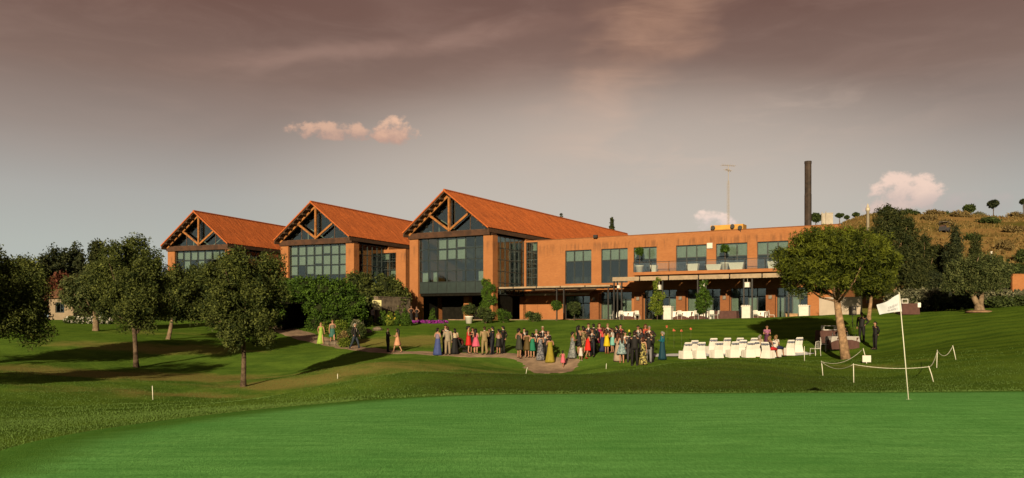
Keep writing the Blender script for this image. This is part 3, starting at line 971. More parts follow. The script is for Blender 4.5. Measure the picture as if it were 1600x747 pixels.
def window(u0, u1, z0, z1, nc, split, blindtop, name='window'):
    q = MB()
    t_ = .09
    for i in range(nc + 1):
        a = u0 + (u1 - u0) * i / nc
        q.b2(max(a - t_ / 2, u0), min(a + t_ / 2, u1), .12, .26, z0, z1)
    zs = [z0, split, z1]
    for z_ in zs:
        q.b2(u0 + .001, u1 - .001, .128, .252, max(z_ - t_ / 2, z0), min(z_ + t_ / 2, z1))
    fr = q.build(name, FRAME, wing)
    du = (u1 - u0) / nc
    for i in range(nc):
        for a, b, top in ((z0, split, False), (split, z1, True)):
            pbox('pane', GLASS, fr, (u0 + du * (i + .5), .19, (a + b) / 2), (du - t_ - .004, .02, b - a - t_ - .004))
            if top and blindtop or (not top and blindtop > 1 and (i + int(u0)) % 2):
                pbox('blind', BLIND, fr, (u0 + du * (i + .5), .36, (a + b) / 2), (du - .04, .012, b - a))
for i, (a, b, zb) in enumerate(wins):
    z1 = 8.86 - ZT
    z0 = zb - ZT
    window(ux(a), ux(b), z0, z1, 3, z1 - (1.2 if zb < 6 else 1.25), 1)
for i, (a, b, zt) in enumerate(low[1:]):
    window(ux(a), ux(b), .02, zt - ZT, 4 if i > 1 else 3, zt - ZT - .8, 1 + (i > 0), 'terrace_door')
# glazed link between the big pavilion and the wing
curtain(wing, 'corner_glazing', ux(823), uL - .06, 5.1 - ZT, 9.95 - ZT, 2, 5, 0.0, {(1, 0)})
q = MB(); q.b2(ux(812), uL - .02, .0, .3, -1, 5.0 - ZT)
q.build('ground_floor_wall', BRICK, wing)
q = MB(); q.b2(ux(818), uL, -.05, .4, 9.96 - ZT, 10.14 - ZT)
q.build('link_cornice', BRICK, wing)
# brick piers in front of the ground floor with wall lamps
for a, b in ((925, 938.5), (994, 1006), (1059, 1073), (1127.5, 1141.5), (1198.5, 1213)):
    q = MB(); q.b2(ux(a), ux(b), -.55, -.003, -.9, 4.25 - ZT)
    pr = q.build('brick_pier', BRICKD, wing)
    pbox('wall_lamp', CONC, pr, ((ux(a) + ux(b)) / 2, -.62, 3.55 - ZT), (.3, .12, .34))
# balcony
vb0, vb1 = -2.3, -.01
ub0, ub1 = U(989, 4.9), U(1262, 4.9)
q = MB(); q.b2(ub0, ub1, vb0, vb1, 5.86 - ZT, 6.16 - ZT)
bal = q.build('balcony', BRICK, wing)
npn = 9
du = (ub1 - ub0) / npn
for i in range(npn):
    pbox('glass_panel', CLEAR, bal, (ub0 + du * (i + .5), vb0 + .08, 6.62 - ZT), (du - .12, .02, .84))
pbox('glass_panel', CLEAR, bal, (ub0 + .08, (vb0 + vb1) / 2, 6.62 - ZT), (.02, vb1 - vb0 - .3, .84))
q = MB()
for i in range(npn + 1):
    u = ub0 + .08 + (ub1 - ub0 - .16) * i / npn
    q.b2(u - .025, u + .025, vb0 + .05, vb0 + .11, 6.161 - ZT, 7.12 - ZT)
q.b2(ub0 + .03, ub1 - .03, vb0 + .05, vb0 + .11, 7.121 - ZT, 7.17 - ZT)
q.b2(ub0 + .05, ub0 + .11, vb0 + .12, vb1, 7.121 - ZT, 7.17 - ZT)
q.build('handrail', BLACKM, bal)
# parapet floodlights, box lamps on the wall
for px, py in ((932, 369.5),):
    q = MB(); q.box((0, 0, 0), (.42, .3, .3)); q.bar((0, .15, -.1), (0, .3, -.3), .06)
    f_ = q.build('floodlight', BLACKM, None, False, BW(ux(px), 6.85, ZP(py, px, 7.0)), -R(30))
    tag(f_, 'small dark floodlight on parapet above the leftmost tall upper window', 'floodlight', 'parapet floodlights')
yu = BW(ux(1108), 7.6, 10.17)
q = MB()
L_ = ux(1159) - ux(1108)
q.b2(0, L_, 0, 1.4, .0, .55); q.b2(.1, L_ - .1, -.06, .0, .1, .45)
yb = q.build('rooftop_unit', YELLOW, None, False, (yu.x, yu.y, 10.172), -R(30))
tag(yb, 'long low yellow metal box on the flat roof of the wing', 'rooftop unit')
for px, lab, dz_ in ((1113, 'round floodlight at the left end of the yellow rooftop box', .30), (1143.5, 'round floodlight near the right end of the yellow rooftop box', .34), (1157, 'square floodlight on parapet just right of the yellow rooftop box', .12)):
    q = MB(); q.tube([(0, -.16, 0), (0, .0, 0), (0, .12, .0)], [.21, .2, .1], 10); q.bar((0, .05, -.1), (0, .1, -.42), .05)
    tag(q.build('floodlight', BLACKM, None, False, BW(ux(px), 7.0 if px > 1150 else 7.42, 10.17 + dz_), -R(30)), lab, 'floodlight', 'parapet floodlights')
q = MB(); q.b2(-.27, .27, -.16, -.002, -.27, .27); q.b2(-.2, .2, -.18, -.16, -.2, .2)
tag(q.build('wall_box', WHITE, None, False, BW(ux(1109.5), 7.1, ZP(384, 1109.5, 7.1)), -R(30)), 'small white square box high on brick wall between two upper windows', 'wall box')

# ------------------------------------------------------------------ terrace and pergolas
q = MB()
ul, ur = U(700, 1.6), U(1330, 1.6)
q.b2(ul, ur, 1.6, 7.05, -.9, 0.0)
ter = q.build('terrace_floor', FLOORM, None, False, (OB.x, OB.y, ZT), -R(30))
tag(ter, kind='structure')
def pergola(name, label, pxs, px0, px1, v0, v1, zt, slat, drop):
    o = BW(U(px0, v0), v0, ZT)
    root = thing(name, label, 'pergola', o, -R(30), 'terrace pergolas')
    L = U(px1, v0) - U(px0, v0)
    D = v1 - v0
    h = zt - ZT
    for px in pxs:
        u = U(px, v0) - U(px0, v0)
        q = MB(); q.b2(u - .06, u + .06, .02, .14, 0, h - .2); q.b2(u - .14, u + .14, -.06, .22, 0, .03)
        q.build('post', BLACKM, root)
    q = MB(); q.b2(-.1, L + .1, .0, .16, h - .2, h - .02)
    q.build('front_beam', BLACKM, root)
    q = MB(); q.b2(-.1, L + .1, D - .16, D, h - .12, h - .02)
    q.build('rear_beam', BLACKM, root)
    nr = max(3, int(L / 2.6))
    for i in range(nr + 1):
        u = L * i / nr
        q = MB(); q.b2(u - .05, u + .05, .17, D - .17, h - .16, h - .03)
        q.build('cross_beam', BLACKM, root)
    # stretched canvas roof in bays
    for i in range(nr):
        a, b = L * i / nr + .06, L * (i + 1) / nr - .06
        q = MB()
        rows_ = []
        for kx in range(7):
            t_ = kx / 6
            rows_.append([(a, -.12 + (D - .1) * t_, h + .01 - .05 * math.sin(t_ * math.pi)), (b, -.12 + (D - .1) * t_, h + .01 - .05 * math.sin(t_ * math.pi))])
        vs = [p_ for r_ in rows_ for p_ in r_]
        q.add(vs, [(2 * k_, 2 * k_ + 1, 2 * k_ + 3, 2 * k_ + 2) for k_ in range(6)])
        q.add([(x_, y_, z_ + .03) for x_, y_, z_ in vs], [(2 * k_, 2 * k_ + 2, 2 * k_ + 3, 2 * k_ + 1) for k_ in range(6)])
        q.b2(a, b, -.15, -.12, h - drop, h + .04)
        cv = q.build('canvas', CREAM, root)
        if slat:
            ns = int((b - a) / .3)
            q = MB()
            for j in range(ns):
                q.b2(a + (b - a) * j / ns, a + (b - a) * j / ns + .05, -.162, -.152, h - drop - .22, h - .12)
            q.b2(a, b, -.150, -.145, h - drop - .20, h - drop - .002)
            q.build('valance', CREAM, cv)
    return root
pergola('terrace_pergola', 'higher canvas-roofed pergola with paired black posts beneath the balcony', (959, 964.5, 971, 1035, 1090, 1103, 1162, 1175, 1232), 957, 1244, 1.7, 6.4, 5.5, True, .14)
pergola('terrace_pergola', 'lower long black metal pergola left of the balcony', (770, 869.5, 880.5, 950), 768, 955, 1.7, 6.4, 4.78, False, .12)
# retractable awning over a terrace door
aw = thing('awning', 'cream retractable awning under the lower pergola', 'awning', BW(U(827, 6.2), 7.06, 4.6), -R(30))
La = U(927, 6.2) - U(827, 6.2)
q = MB(); q.b2(0, La, -.25, -.02, -.1, .12); q.build('cassette', CREAM, aw)
q = MB()
q.add([(0, -.2, .02), (La, -.2, .02), (La, -1.8, -.45), (0, -1.8, -.45), (0, -.2, .045), (La, -.2, .045), (La, -1.8, -.42), (0, -1.8, -.42)],
      [(0, 3, 2, 1), (4, 5, 6, 7), (0, 1, 5, 4), (1, 2, 6, 5), (2, 3, 7, 6), (3, 0, 4, 7)])
q.b2(0, La, -1.83, -1.80, -.62, -.40)
q.build('canopy', CREAM, aw)
for u in (.6, La - .6):
    q = MB(); q.bar((u, -.25, -.05), (u + .7 * (1 if u < 1 else -1), -1.0, -.35), .06); q.bar((u + .7 * (1 if u < 1 else -1), -1.0, -.35), (u, -1.75, -.5), .06)
    q.build('folding_arm', WHITEM, aw)

# connecting block between the middle and the big pavilion, and its retaining wall
def block(px, Y, deg, L, D, z0, z1, label, ops, blinds):
    root = thing('link_block', label, 'building', ((px - 800) / F * Y, Y, Z0), -R(deg))
    wall_open(root, 'wall', BRICK, 0, L, z0 - Z0, z1 - Z0, 0, .4, [(a, b, c - Z0, d - Z0) for a, b, c, d in ops])
    q = MB(); q.b2(0, L, D, D + .3, z0 - Z0, z1 - Z0); q.b2(0, .3, .41, D, z0 - Z0, z1 - Z0 - .02); q.b2(L - .3, L, .41, D, z0 - Z0, z1 - Z0 - .02)
    q.build('rear_wall', BRICK, root)
    q = MB(); q.b2(.31, L - .31, .41, D, z1 - Z0 - .5, z1 - Z0 - .3); q.build('flat_roof', CONC, root)
    for a, b, c, d in ops:
        curtain(root, 'glazing', a, b, c - Z0, d - Z0, max(2, int((b - a) / .95)), 4, .12, blinds)
    return root
block(553, 99.5, 25, 7.6, 9, 0.5, 9.9, 'low brick link with dark glazing between the middle and nearest pavilions', [(.25, 6.2, 5.4, 9.5)], {(5, 2), (5, 3), (4, 0)})
block(360, 108, 20, 7.0, 8, 0.5, 9.4, 'dark brick link between the far left and middle pavilions', [(.5, 6.0, 4, 8.6)], {(2, 0)})

# ------------------------------------------------------------------ on and behind the roof
cy = 86.0
r0 = (1262.5 - 800) / F
q = MB()
q.lathe([(.365, -8), (.365, 7.6), (.35, 7.65), (.35, 10.9), (.375, 10.92), (.375, 11.2)], (0, 0, 0), 8)
st = q.build('chimney_stack', RUST, None, False, (r0 * cy, cy, EYE + (HZ - 252) / F * cy - 11.2), R(22))
tag(st, 'tall dark square-edged chimney stack rising behind the brick wing', 'chimney')
q = MB(); Yf = 92.0
zf = EYE + (HZ - 318) / F * Yf
q.lathe([(.17, -13.5), (.17, -.9), (.24, -.88), (.24, -.5), (.17, -.48), (.1, -.2), (.03, 0)], (0, 0, 0), 12)
tag(q.build('flue_pipe', mat('bright_flue_metal', (.30, .27, .21), .35, .6, .1, 2), None, True, ((1356 - 800) / F * Yf, Yf, zf)), 'slender shiny steel flue pipe behind the tops of the pines', 'flue')
# lattice mast with television antennas
Ya = 84.5
za = EYE + (HZ - 258) / F * Ya
mast = thing('antenna_mast', 'thin lattice mast with television antennas on the wing roof', 'antenna', ((1138 - 800) / F * Ya, Ya, 9.5))
h = za - 9.5
q = MB()
leg = [(.13 * math.cos(a), .13 * math.sin(a)) for a in (0.5, 2.6, 4.7)]
for a, b in leg:
    q.bar((a, b, 0), (a, b, h * .8), .025)
nz = int(h * .8 / .32)
for i in range(nz):
    for j in range(3):
        a, b = leg[j], leg[(j + 1) % 3]
        q.bar((*a, i * .32), (*b, i * .32 + .32), .014)
q.bar((0, 0, h * .8 - .3), (0, 0, h), .045)
q.build('lattice', mat('galvanised_steel', (.2, .17, .14), .6, .4), mast)
def yagi(z_, L, n_, az_, nm):
    q = MB()
    c, s = math.cos(az_), math.sin(az_)
    q.bar((-L * .5 * c, -L * .5 * s, z_), (L * .5 * c, L * .5 * s, z_), .03)
    for i in range(n_):
        t_ = (i / (n_ - 1) - .5) * L
        e = .32 - .012 * i
        q.bar((t_ * c - e * s, t_ * s + e * c, z_), (t_ * c + e * s, t_ * s - e * c, z_), .018)
        q.bar((t_ * c, t_ * s, z_ - e * .6), (t_ * c, t_ * s, z_ + e * .6), .016)
    q.build(nm, MATS['galvanised_steel'], mast)
yagi(h - .05, 1.5, 7, .3, 'aerial'); yagi(h - .55, 1.3, 6, .9, 'aerial'); yagi(h * .19, .9, 4, -.5, 'aerial')
q = MB(); q.ball((.15, 0, h * .18), (.1, .22, .2), 8, 5); q.build('amplifier', BLACKM, mast)
# water tanks seen beside the stack
for px0, px1, py, lab in ((1283.5, 1291, 335, 'slim white tank with vent pipes just right of the chimney stack'), (1291.6, 1301, 334, 'wide white rooftop tank right of the slim one')):
    Yt = 92
    q = MB()
    wd = (px1 - px0) / F * Yt
    h_ = (351 - py) / F * Yt
    q.b2(-wd / 2, wd / 2, -.5, .5, 0, h_)
    q.b2(-wd / 2 - .03, wd / 2 + .03, -.53, .53, h_, h_ + .06)
    if px1 < 1291.5:
        q.tube([(-.2, -.55, 0), (-.2, -.55, h_ + .2)], .05, 6); q.tube([(.2, -.55, 0), (.2, -.55, h_ + .25)], .05, 6)
    tag(q.build('roof_tank', mat('cream_tank_paint', (.24, .215, .18), .7, .3, .15, 1.5), None, False, ((px0 + px1) / 2 * Yt / F - 800 / F * Yt, Yt, EYE + (HZ - 351) / F * Yt), -R(20)), lab, 'tank')
annex = MB(); annex.b2(-4.2, 1.5, 0, 8, -4, EYE + (HZ - 351) / F * 91)
tag(annex.build('plant_annex', BRICK, None, False, ((1292 - 800) / F * 91.4, 91.4, 0), -R(25)), 'brick plant room behind the wing carrying the white tanks', 'building')
# ------------------------------------------------------------------ plants
BARK = mat('rough_bark', (0.062, 0.044, 0.030), 0.95, 0.1, 0.55, 5.0, 1.0, 14.0)
BARKP = mat('pine_bark', (0.175, 0.112, 0.066), 0.95, 0.1, 0.4, 5.0, 1.0, 12.0)
BARKO = mat('olive_bark', (0.125, 0.090, 0.058), 0.95, 0.1, 0.4, 4.0, 1.0, 9.0)
LF_OAK = foliage_mat('holm_oak_leaves', (0.013, 0.023, 0.005), (0.105, 0.125, 0.028), 0.28)
LF_OLI = foliage_mat('olive_leaves', (0.018, 0.030, 0.008), (0.105, 0.120, 0.040), 0.25)
LF_PIN = foliage_mat('stone_pine_needles', (0.010, 0.018, 0.002), (0.092, 0.112, 0.009), 0.22)
LF_DRK = foliage_mat('dark_conifer_needles', (0.008, 0.015, 0.006), (0.045, 0.052, 0.018), 0.15)
LF_CYP = foliage_mat('cypress_needles', (0.009, 0.016, 0.004), (0.050, 0.056, 0.015), 0.15)
LF_IVY = foliage_mat('ivy_leaves', (0.012, 0.030, 0.003), (0.062, 0.118, 0.012), 0.25)
LF_HED = foliage_mat('hedge_leaves', (0.012, 0.022, 0.005), (0.062, 0.085, 0.022), 0.2)
LF_LIM = foliage_mat('lime_green_leaves', (0.035, 0.065, 0.006), (0.160, 0.200, 0.025), 0.3)
LF_SIL = foliage_mat('silvery_leaves', (0.045, 0.052, 0.028), (0.200, 0.195, 0.120), 0.2)
LF_RED = foliage_mat('copper_red_leaves', (0.030, 0.010, 0.006), (0.120, 0.040, 0.020), 0.25)
LF_DRY = foliage_mat('dry_scrub_leaves', (0.070, 0.050, 0.018), (0.200, 0.150, 0.060), 0.2)
FL_WHT = foliage_mat('white_petals', (0.40, 0.38, 0.33), (0.62, 0.60, 0.55), 0.2)
FL_PUR = foliage_mat('purple_petals', (0.10, 0.010, 0.12), (0.30, 0.03, 0.32), 0.2)
FL_YEL = foliage_mat('yellow_petals', (0.5, 0.40, 0.03), (0.6, 0.5, 0.1), 0.2)
FL_RED = foliage_mat('coral_petals', (0.40, 0.09, 0.05), (0.55, 0.16, 0.09), 0.2)

def leaf_cloud(C, rad, per, size, tintc, asp=0.5, up=0.3, spread_t=0.22, radial=0.0, centre=None):
    """quads scattered round clump centres C (n,3) -> (n*per,4,3), tints"""
    n = len(C)
    N = n * per
    off = rng.normal(0, 1, (N, 3))
    off /= np.linalg.norm(off, axis=1)[:, None] + 1e-9
    off *= (rng.uniform(0, 1, (N, 1)) ** 0.45)
    rr = np.repeat(np.broadcast_to(np.asarray(rad, float).reshape(-1, 1), (n, 1)), per, 0)
    c = np.repeat(C, per, 0) + off * rr
    nrm_ = rng.normal(0, 1, (N, 3)) + off * 0.8
    nrm_[:, 2] += up
    nrm_ /= np.linalg.norm(nrm_, axis=1)[:, None] + 1e-9
    a = np.cross(nrm_, rng.normal(0, 1, (N, 3)))
    if radial:
        a = a / (np.linalg.norm(a, axis=1)[:, None] + 1e-9) * (1 - radial) + off * radial
    a /= np.linalg.norm(a, axis=1)[:, None] + 1e-9
    b = np.cross(nrm_, a)
    b /= np.linalg.norm(b, axis=1)[:, None] + 1e-9
    s_ = size * rng.uniform(0.6, 1.35, (N, 1))
    a, b = a * s_, b * s_ * asp
    V = np.stack([c - a, c - b * 0.9, c + a, c + b * 0.9], 1)
    tt = np.repeat(tintc, per) + rng.normal(0, spread_t, N)
    return V, np.clip(tt, 0, 1)
def blob_points(blobs, n, shell=0.5):
    """points in a union of ellipsoids (cx,cy,cz,rx,ry,rz), pushed towards the outside"""
    vol = np.array([b[3] * b[4] * b[5] for b in blobs]) ** 0.8
    pick = rng.choice(len(blobs), n, p=vol / vol.sum())
    B = np.array(blobs)[pick]
    d = rng.normal(0, 1, (n, 3))
    d /= np.linalg.norm(d, axis=1)[:, None]
    r_ = rng.uniform(0.12, 1, (n, 1)) ** shell
    return B[:, :3] + d * r_ * B[:, 3:6], (d[:, 2] * .5 + .5)
def crown_mesh(name, blobs, m_, clumps, per, size, crad, asp=0.5, shell=0.45, radial=0.0, tb=0.35, ts=0.2):
    C, upn = blob_points(blobs, clumps, shell)
    tint = np.clip(rng.normal(tb, ts, clumps), 0, 1)
    V, t_ = leaf_cloud(C, crad * rng.uniform(0.6, 1.3, clumps), per, size, tint, asp, radial=radial)
    return tris_mesh(name, V, t_, m_), C
def limbs(q, base, top, C, r0, r1, nl, lean=(0, 0), n=8, wob=0.06):
    """trunk from base to top, then limbs out to some of the crown's clumps"""
    base, top = Vector(base), Vector(top)
    pts, rad = [], []
    for i in range(8):
        t_ = i / 7
        p_ = base.lerp(top, t_)
        p_ += Vector((math.sin(t_ * 5 + base.x) * wob, math.cos(t_ * 4.1 + base.y) * wob, 0)) * (t_ * 1.5)
        pts.append(p_)
        rad.append((r0 * (1.35 if i == 0 else 1) * (1 - t_) + r1 * t_))
    q.tube(pts, rad, n)
    idx = rng.choice(len(C), min(nl, len(C)), replace=False)
    for i in idx:
        e = Vector(C[i])
        k_ = random.uniform(.45, 1)
        s_ = pts[int(k_ * 7)]
        mid = s_.lerp(e, .5) + Vector((0, 0, -.12 * (e - s_).length * random.uniform(-.3, 1)))
        r_ = r1 * random.uniform(.45, .8)
        q.tube([s_, mid, e], [r_, r_ * .6, r_ * .2], 5)

def tree(name, label, loc, ht, trunk_h, wid, m_, bark, clumps=420, per=34, size=.075, crad=.42, r0=.14, group=None, lean=(0, 0), blobs=None, asp=.5,
         depth=None, shell=.45, tb=.35, cat='tree', nl=16, seed=None, radial=0.0, wob=.06):
    if seed is not None:
        global rng
        rng = np.random.default_rng(seed)
        random.seed(seed)
    root = thing(name, label, cat, loc, 0, group)
    rx = wid / 2
    ry = (depth or wid) / 2
    ch = ht - trunk_h
    cx, cy_ = lean[0], lean[1]
    if blobs is None:
        blobs = [(cx, cy_, trunk_h + ch * .48, rx * .62, ry * .62, ch * .36)]
        for i in range(17):
            a = 2 * math.pi * i * .382 + random.uniform(-.4, .4)
            zz_ = trunk_h + ch * (.12 + .74 * ((i + .5) / 17 + random.uniform(-.06, .06)))
            f_ = math.sqrt(max(.2, 1 - ((zz_ - trunk_h) / ch * 1.9 - .95) ** 2))
            s_ = random.uniform(.20, .38)
            o2 = random.uniform(.55, .86)
            blobs.append((cx + math.cos(a) * rx * f_ * o2, cy_ + math.sin(a) * ry * f_ * o2, zz_, rx * s_, ry * s_, ch * s_ * .5))
        blobs.append((cx + random.uniform(-.2, .2) * rx, cy_, trunk_h + ch * .88, rx * .34, ry * .34, ch * .15))
    cm, C = crown_mesh('crown', blobs, m_, clumps, per, size, crad, asp, shell, radial, tb)
    link('crown', cm, root)
    q = MB()
    limbs(q, (0, 0, -.15), (cx * .8, cy_ * .8, trunk_h + ch * .45), C, r0, r0 * .5, nl, wob=wob)
    q.build('trunk', bark, root, True)
    return root

def pxh(px_h, Y):
    return px_h / F * Y
# trees on the left slope
def gtree(px, py, top, wpx, trunkpx, name, label, m_, bark, **kw):
    g = G(px, py)
    Y = g.y
    return tree(name, label, g - Vector((0, 0, .05)), pxh(py - top, Y), pxh(trunkpx, Y), pxh(wpx, Y), m_, bark, **kw)
GL = 'trees on the left lawn'
gtree(380, 604, 388, 126, 62, 'oak_tree', 'round-crowned evergreen tree nearest the camera, right of the left-hand group, on bare trunk', LF_OAK, BARK, clumps=760, per=70, size=.062, crad=.34, shell=.5, r0=.13, group=GL, seed=3)
gtree(213, 574, 372, 122, 60, 'oak_tree', 'tall evergreen tree with slim dark trunk in front of the far left pavilion', LF_OAK, BARK, clumps=760, per=70, size=.068, crad=.38, r0=.15, shell=.5, group=GL, seed=4, lean=(-.35, 0))
gtree(-14, 566, 392, 160, 30, 'oak_tree', 'big evergreen tree cut off by the left edge of the photo', LF_OAK, BARK, clumps=760, per=70, size=.068, crad=.5, r0=.16, group=GL, seed=5, lean=(.3, 0), tb=.4)
gtree(262, 530, 418, 96, 24, 'oak_tree', 'smaller leaning tree with pale forked trunk behind the two tall lawn trees', LF_OAK, BARKO, clumps=560, per=44, size=.10, crad=.5, r0=.17, group=GL, seed=6, lean=(.7, 0), tb=.3)
gtree(150, 517, 422, 92, 24, 'olive_tree', 'old olive tree with thick twin trunk beside the white flowers', LF_OLI, BARKO, clumps=540, per=44, size=.10, crad=.5, r0=.25, group=GL, seed=7, lean=(-.2, 0))
# two trees just beyond the frame that throw the long shadows over the near left lawn
for x_, y_, h_, lab in ((-23.5, 24.0, 6.2, 'evergreen tree left of the frame shading the near left lawn'), (-27.5, 33.5, 6.8, 'evergreen tree beyond the left edge, farther up the lawn')):
    tree('oak_tree', lab, (x_, y_, float(H(x_, y_))), h_, 2.0, 4.6, LF_OAK, BARK, clumps=240, per=30, size=.13, crad=.5, r0=.15, group='trees outside the frame')

# background planting on the left
GB = 'background trees on the left'
def bgtree(px, Y, top, wpx, base_py, name, label, m_, **kw):
    g = P(px, Y)
    ht = EYE + (HZ - top) / F * Y - g.z
    tr_h = kw.pop('tr', .12) * ht
    return tree(name, label, g, ht, tr_h, pxh(wpx, Y), m_, BARK, **kw)
bk = dict(clumps=420, per=36, size=.17, crad=.75, r0=.2, group=GB, nl=8)
bgtree(84, 98, 390, 40, 0, 'conifer_tree', 'dark conifer with ragged top above the red-leaved bush', LF_DRK, seed=21, **bk)
bgtree(114, 100, 384, 40, 0, 'conifer_tree', 'dark conifer just right of the ragged one, rising a little higher', LF_DRK, seed=22, **bk)
bgtree(153, 95, 379, 26, 0, 'cypress_tree', 'narrow dark cypress rising between lawn trees on the left', LF_CYP, seed=23, **bk)
bgtree(30, 92, 403, 80, 0, 'broadleaf_tree', 'broad dark tree behind the big tree at the left edge', LF_OAK, seed=24, **bk)
bgtree(-40, 84, 400, 90, 0, 'broadleaf_tree', 'dark tree mass at the far left margin', LF_OAK, seed=25, **bk)
bgtree(97, 88, 432, 48, 0, 'red_leaf_tree', 'copper red-leaved small tree above the little house', LF_RED, seed=26, tr=.2, **bk)
bgtree(205, 96, 425, 80, 0, 'broadleaf_tree', 'dark shrubby tree behind the slim-trunked lawn tree', LF_OAK, seed=27, **bk)
bgtree(255, 92, 440, 70, 0, 'broadleaf_tree', 'dark shrubby tree in front of the far left pavilion', LF_OAK, seed=28, **bk)
bgtree(300, 88, 455, 70, 0, 'broadleaf_tree', 'low dark tree below the far left pavilion glazing', LF_HED, seed=29, **bk)
bgtree(345, 86, 450, 66, 0, 'broadleaf_tree', 'low dark tree between the far left and middle pavilions', LF_HED, seed=30, **bk)
bgtree(410, 82, 440, 62, 0, 'broadleaf_tree', 'dark bushy tree left of the ivy arch', LF_OAK, seed=31, **bk)

HEDGES_LEFT = [(-30, 62, 84, 462, 'dark hedge behind the tree at the left edge'), (176, 262, 88, 468, 'dark hedge between olive and far left pavilion'), (255, 345, 84, 470, 'dark hedge below the far left pavilion'), (340, 425, 80, 472, 'dark hedge behind the nearest lawn tree')]
# ------------------------------------------------------------------ shrubs, hedges, topiary
def shrub(name, label, loc, blobs, m_, clumps=90, per=30, size=.09, crad=.28, group=None, cat='shrub', core=True, tb=.4, flowers=None, stem=None, asp=.55, ts=.2):
    root = thing(name, label, cat, loc, 0, group)
    cm, C = crown_mesh('foliage', blobs, m_, clumps, per, size, crad, asp, .25, 0.0, tb, ts)
    link('foliage', cm, root)
    q = MB()
    for b in (blobs if len(blobs) < 12 else [(0, 0, 1.2)]):
        q.tube([(0, 0, -.1), (b[0] * .4, b[1] * .4, b[2] * .5), (b[0], b[1], b[2])], [.05, .04, .02], 5)
        if stem:
            break
    q.build('stem', BARK, root)
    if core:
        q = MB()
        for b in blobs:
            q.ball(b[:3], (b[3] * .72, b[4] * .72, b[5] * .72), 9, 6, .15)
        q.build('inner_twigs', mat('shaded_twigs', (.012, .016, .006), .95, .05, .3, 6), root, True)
    if flowers:
        fm, n_, sz = flowers
        C2, _ = blob_points([(b[0], b[1], b[2], b[3] * 1.05, b[4] * 1.05, b[5] * 1.05) for b in blobs], n_, .05)
        V, t_ = leaf_cloud(C2, .05, 7, sz, rng.uniform(0, 1, n_), .9)
        link('flowers', tris_mesh('flowers', V, t_, fm), root)
    return root
def ball_blob(w_, h_, d=None):
    return [(0, 0, h_ / 2, w_ / 2 * .9, (d or w_) / 2 * .9, h_ / 2 * .95)]
def cone_blob(w_, h_):
    return [(0, 0, h_ * (.22 + .2 * i), w_ / 2 * (1 - .2 * i), w_ / 2 * (1 - .2 * i), h_ * .2) for i in range(4)]
# ivy-clad arch with a dark passage
Yh = 71.0
def HP(px, py, Y):
    return Vector(W(px, py, Y))
gz = float(H((490 - 800) / F * Yh, Yh))
hb = []
o_ = HP(505, 520, Yh); o_.z = gz
def hb_add(px, py, rxp, ryp, dy=0.0, d=1.6):
    c_ = HP(px, py, Yh + dy) - o_
    hb.append((c_.x, c_.y, c_.z, pxh(rxp, Yh), d, pxh(ryp, Yh)))
for px, py, a, b, dy in [(455, 450, 26, 13, .3), (480, 448, 26, 15, 0), (505, 452, 28, 18, 0), (530, 458, 26, 20, .4), (500, 480, 22, 22, 0), (525, 485, 26, 24, .2), (497, 507, 15, 20, -.2), (515, 512, 20, 18, .2),
                         (549, 482, 24, 28, .8), (487, 466, 20, 16, -.1), (436, 470, 12, 22, .5), (434, 495, 9, 18, .5), (462, 462, 20, 8, -.4), (470, 458, 22, 10, -.9), (452, 460, 16, 10, -.9)]:
    hb_add(px, py, a, b, dy)
shrub('ivy_arch', 'large ivy-covered arch of hedge over a dark passage', o_, hb, LF_IVY, 900, 42, .11, .4, None, 'hedge', True, .42)
# near-black lining added to stand for the shade in the arch passage
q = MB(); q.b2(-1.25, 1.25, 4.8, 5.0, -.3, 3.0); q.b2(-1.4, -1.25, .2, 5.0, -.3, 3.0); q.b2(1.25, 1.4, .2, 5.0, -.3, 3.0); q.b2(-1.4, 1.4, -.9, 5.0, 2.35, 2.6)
tag(q.build('passage_shade', SHADE, None, False, tuple(HP(464, 500, Yh).xy) + (gz,)), 'dark shed added for the shade in the passage behind the ivy arch', 'tunnel')
# rounded trees and bushes in front of the link
def bshrub(px, Y, py_top, wpx, label, m_, name='garden_shrub', base_py=None, group='garden shrubs', kind='ball', flat=1.0, **kw):
    g = P(px, Y)
    if base_py is not None:
        g = Vector(W(px, base_py, Y))
    h_ = max(EYE + (HZ - py_top) / F * Y - g.z, 0.25 if Y < 100 else 1.6)
    w_ = pxh(wpx, Y)
    h_ *= flat
    bl = cone_blob(w_, h_) if kind == 'cone' else ball_blob(w_, h_)
    if kind == 'bushy':
        bl = [(0, 0, h_ * .45, w_ * .36, w_ * .36, h_ * .42)] + [(w_ * .3 * math.cos(i * 1.3), w_ * .3 * math.sin(i * 1.3), h_ * (.35 + .1 * (i % 4)), w_ * .22, w_ * .22, h_ * .24) for i in range(6)]
    return shrub(name, label, g, bl, m_, group=group, **kw)
bshrub(568, 83, 414, 62, 'tall dense evergreen bush below the middle pavilion side glazing', LF_OAK, 'evergreen_bush', kind='bushy', clumps=300, per=34, size=.14, crad=.55, tb=.4)
bshrub(612, 84, 420, 50, 'loose evergreen bush beside the nearest pavilion left pillar', LF_OAK, 'evergreen_bush', kind='bushy', clumps=260, per=34, size=.14, crad=.5, tb=.4)
bshrub(540, 80, 445, 50, 'dark bush just right of the ivy arch top', LF_HED, 'evergreen_bush', kind='bushy', clumps=220, per=34, size=.12, crad=.45)
# stone retaining wall
q = MB()
a_ = Vector(W(590, 500, 80)); b_ = Vector(W(641, 500, 84))
d_ = (b_ - a_)
q.b2(0, d_.xy.length, 0, .5, -.6, 2.35); q.b2(-.05, d_.xy.length + .05, -.05, .55, 2.352, 2.45)
tag(q.build('retaining_wall', STONE, None, False, (a_.x, a_.y, 1.3), math.atan2(d_.y, d_.x)), 'grey stone retaining wall behind the clipped cones', 'wall')
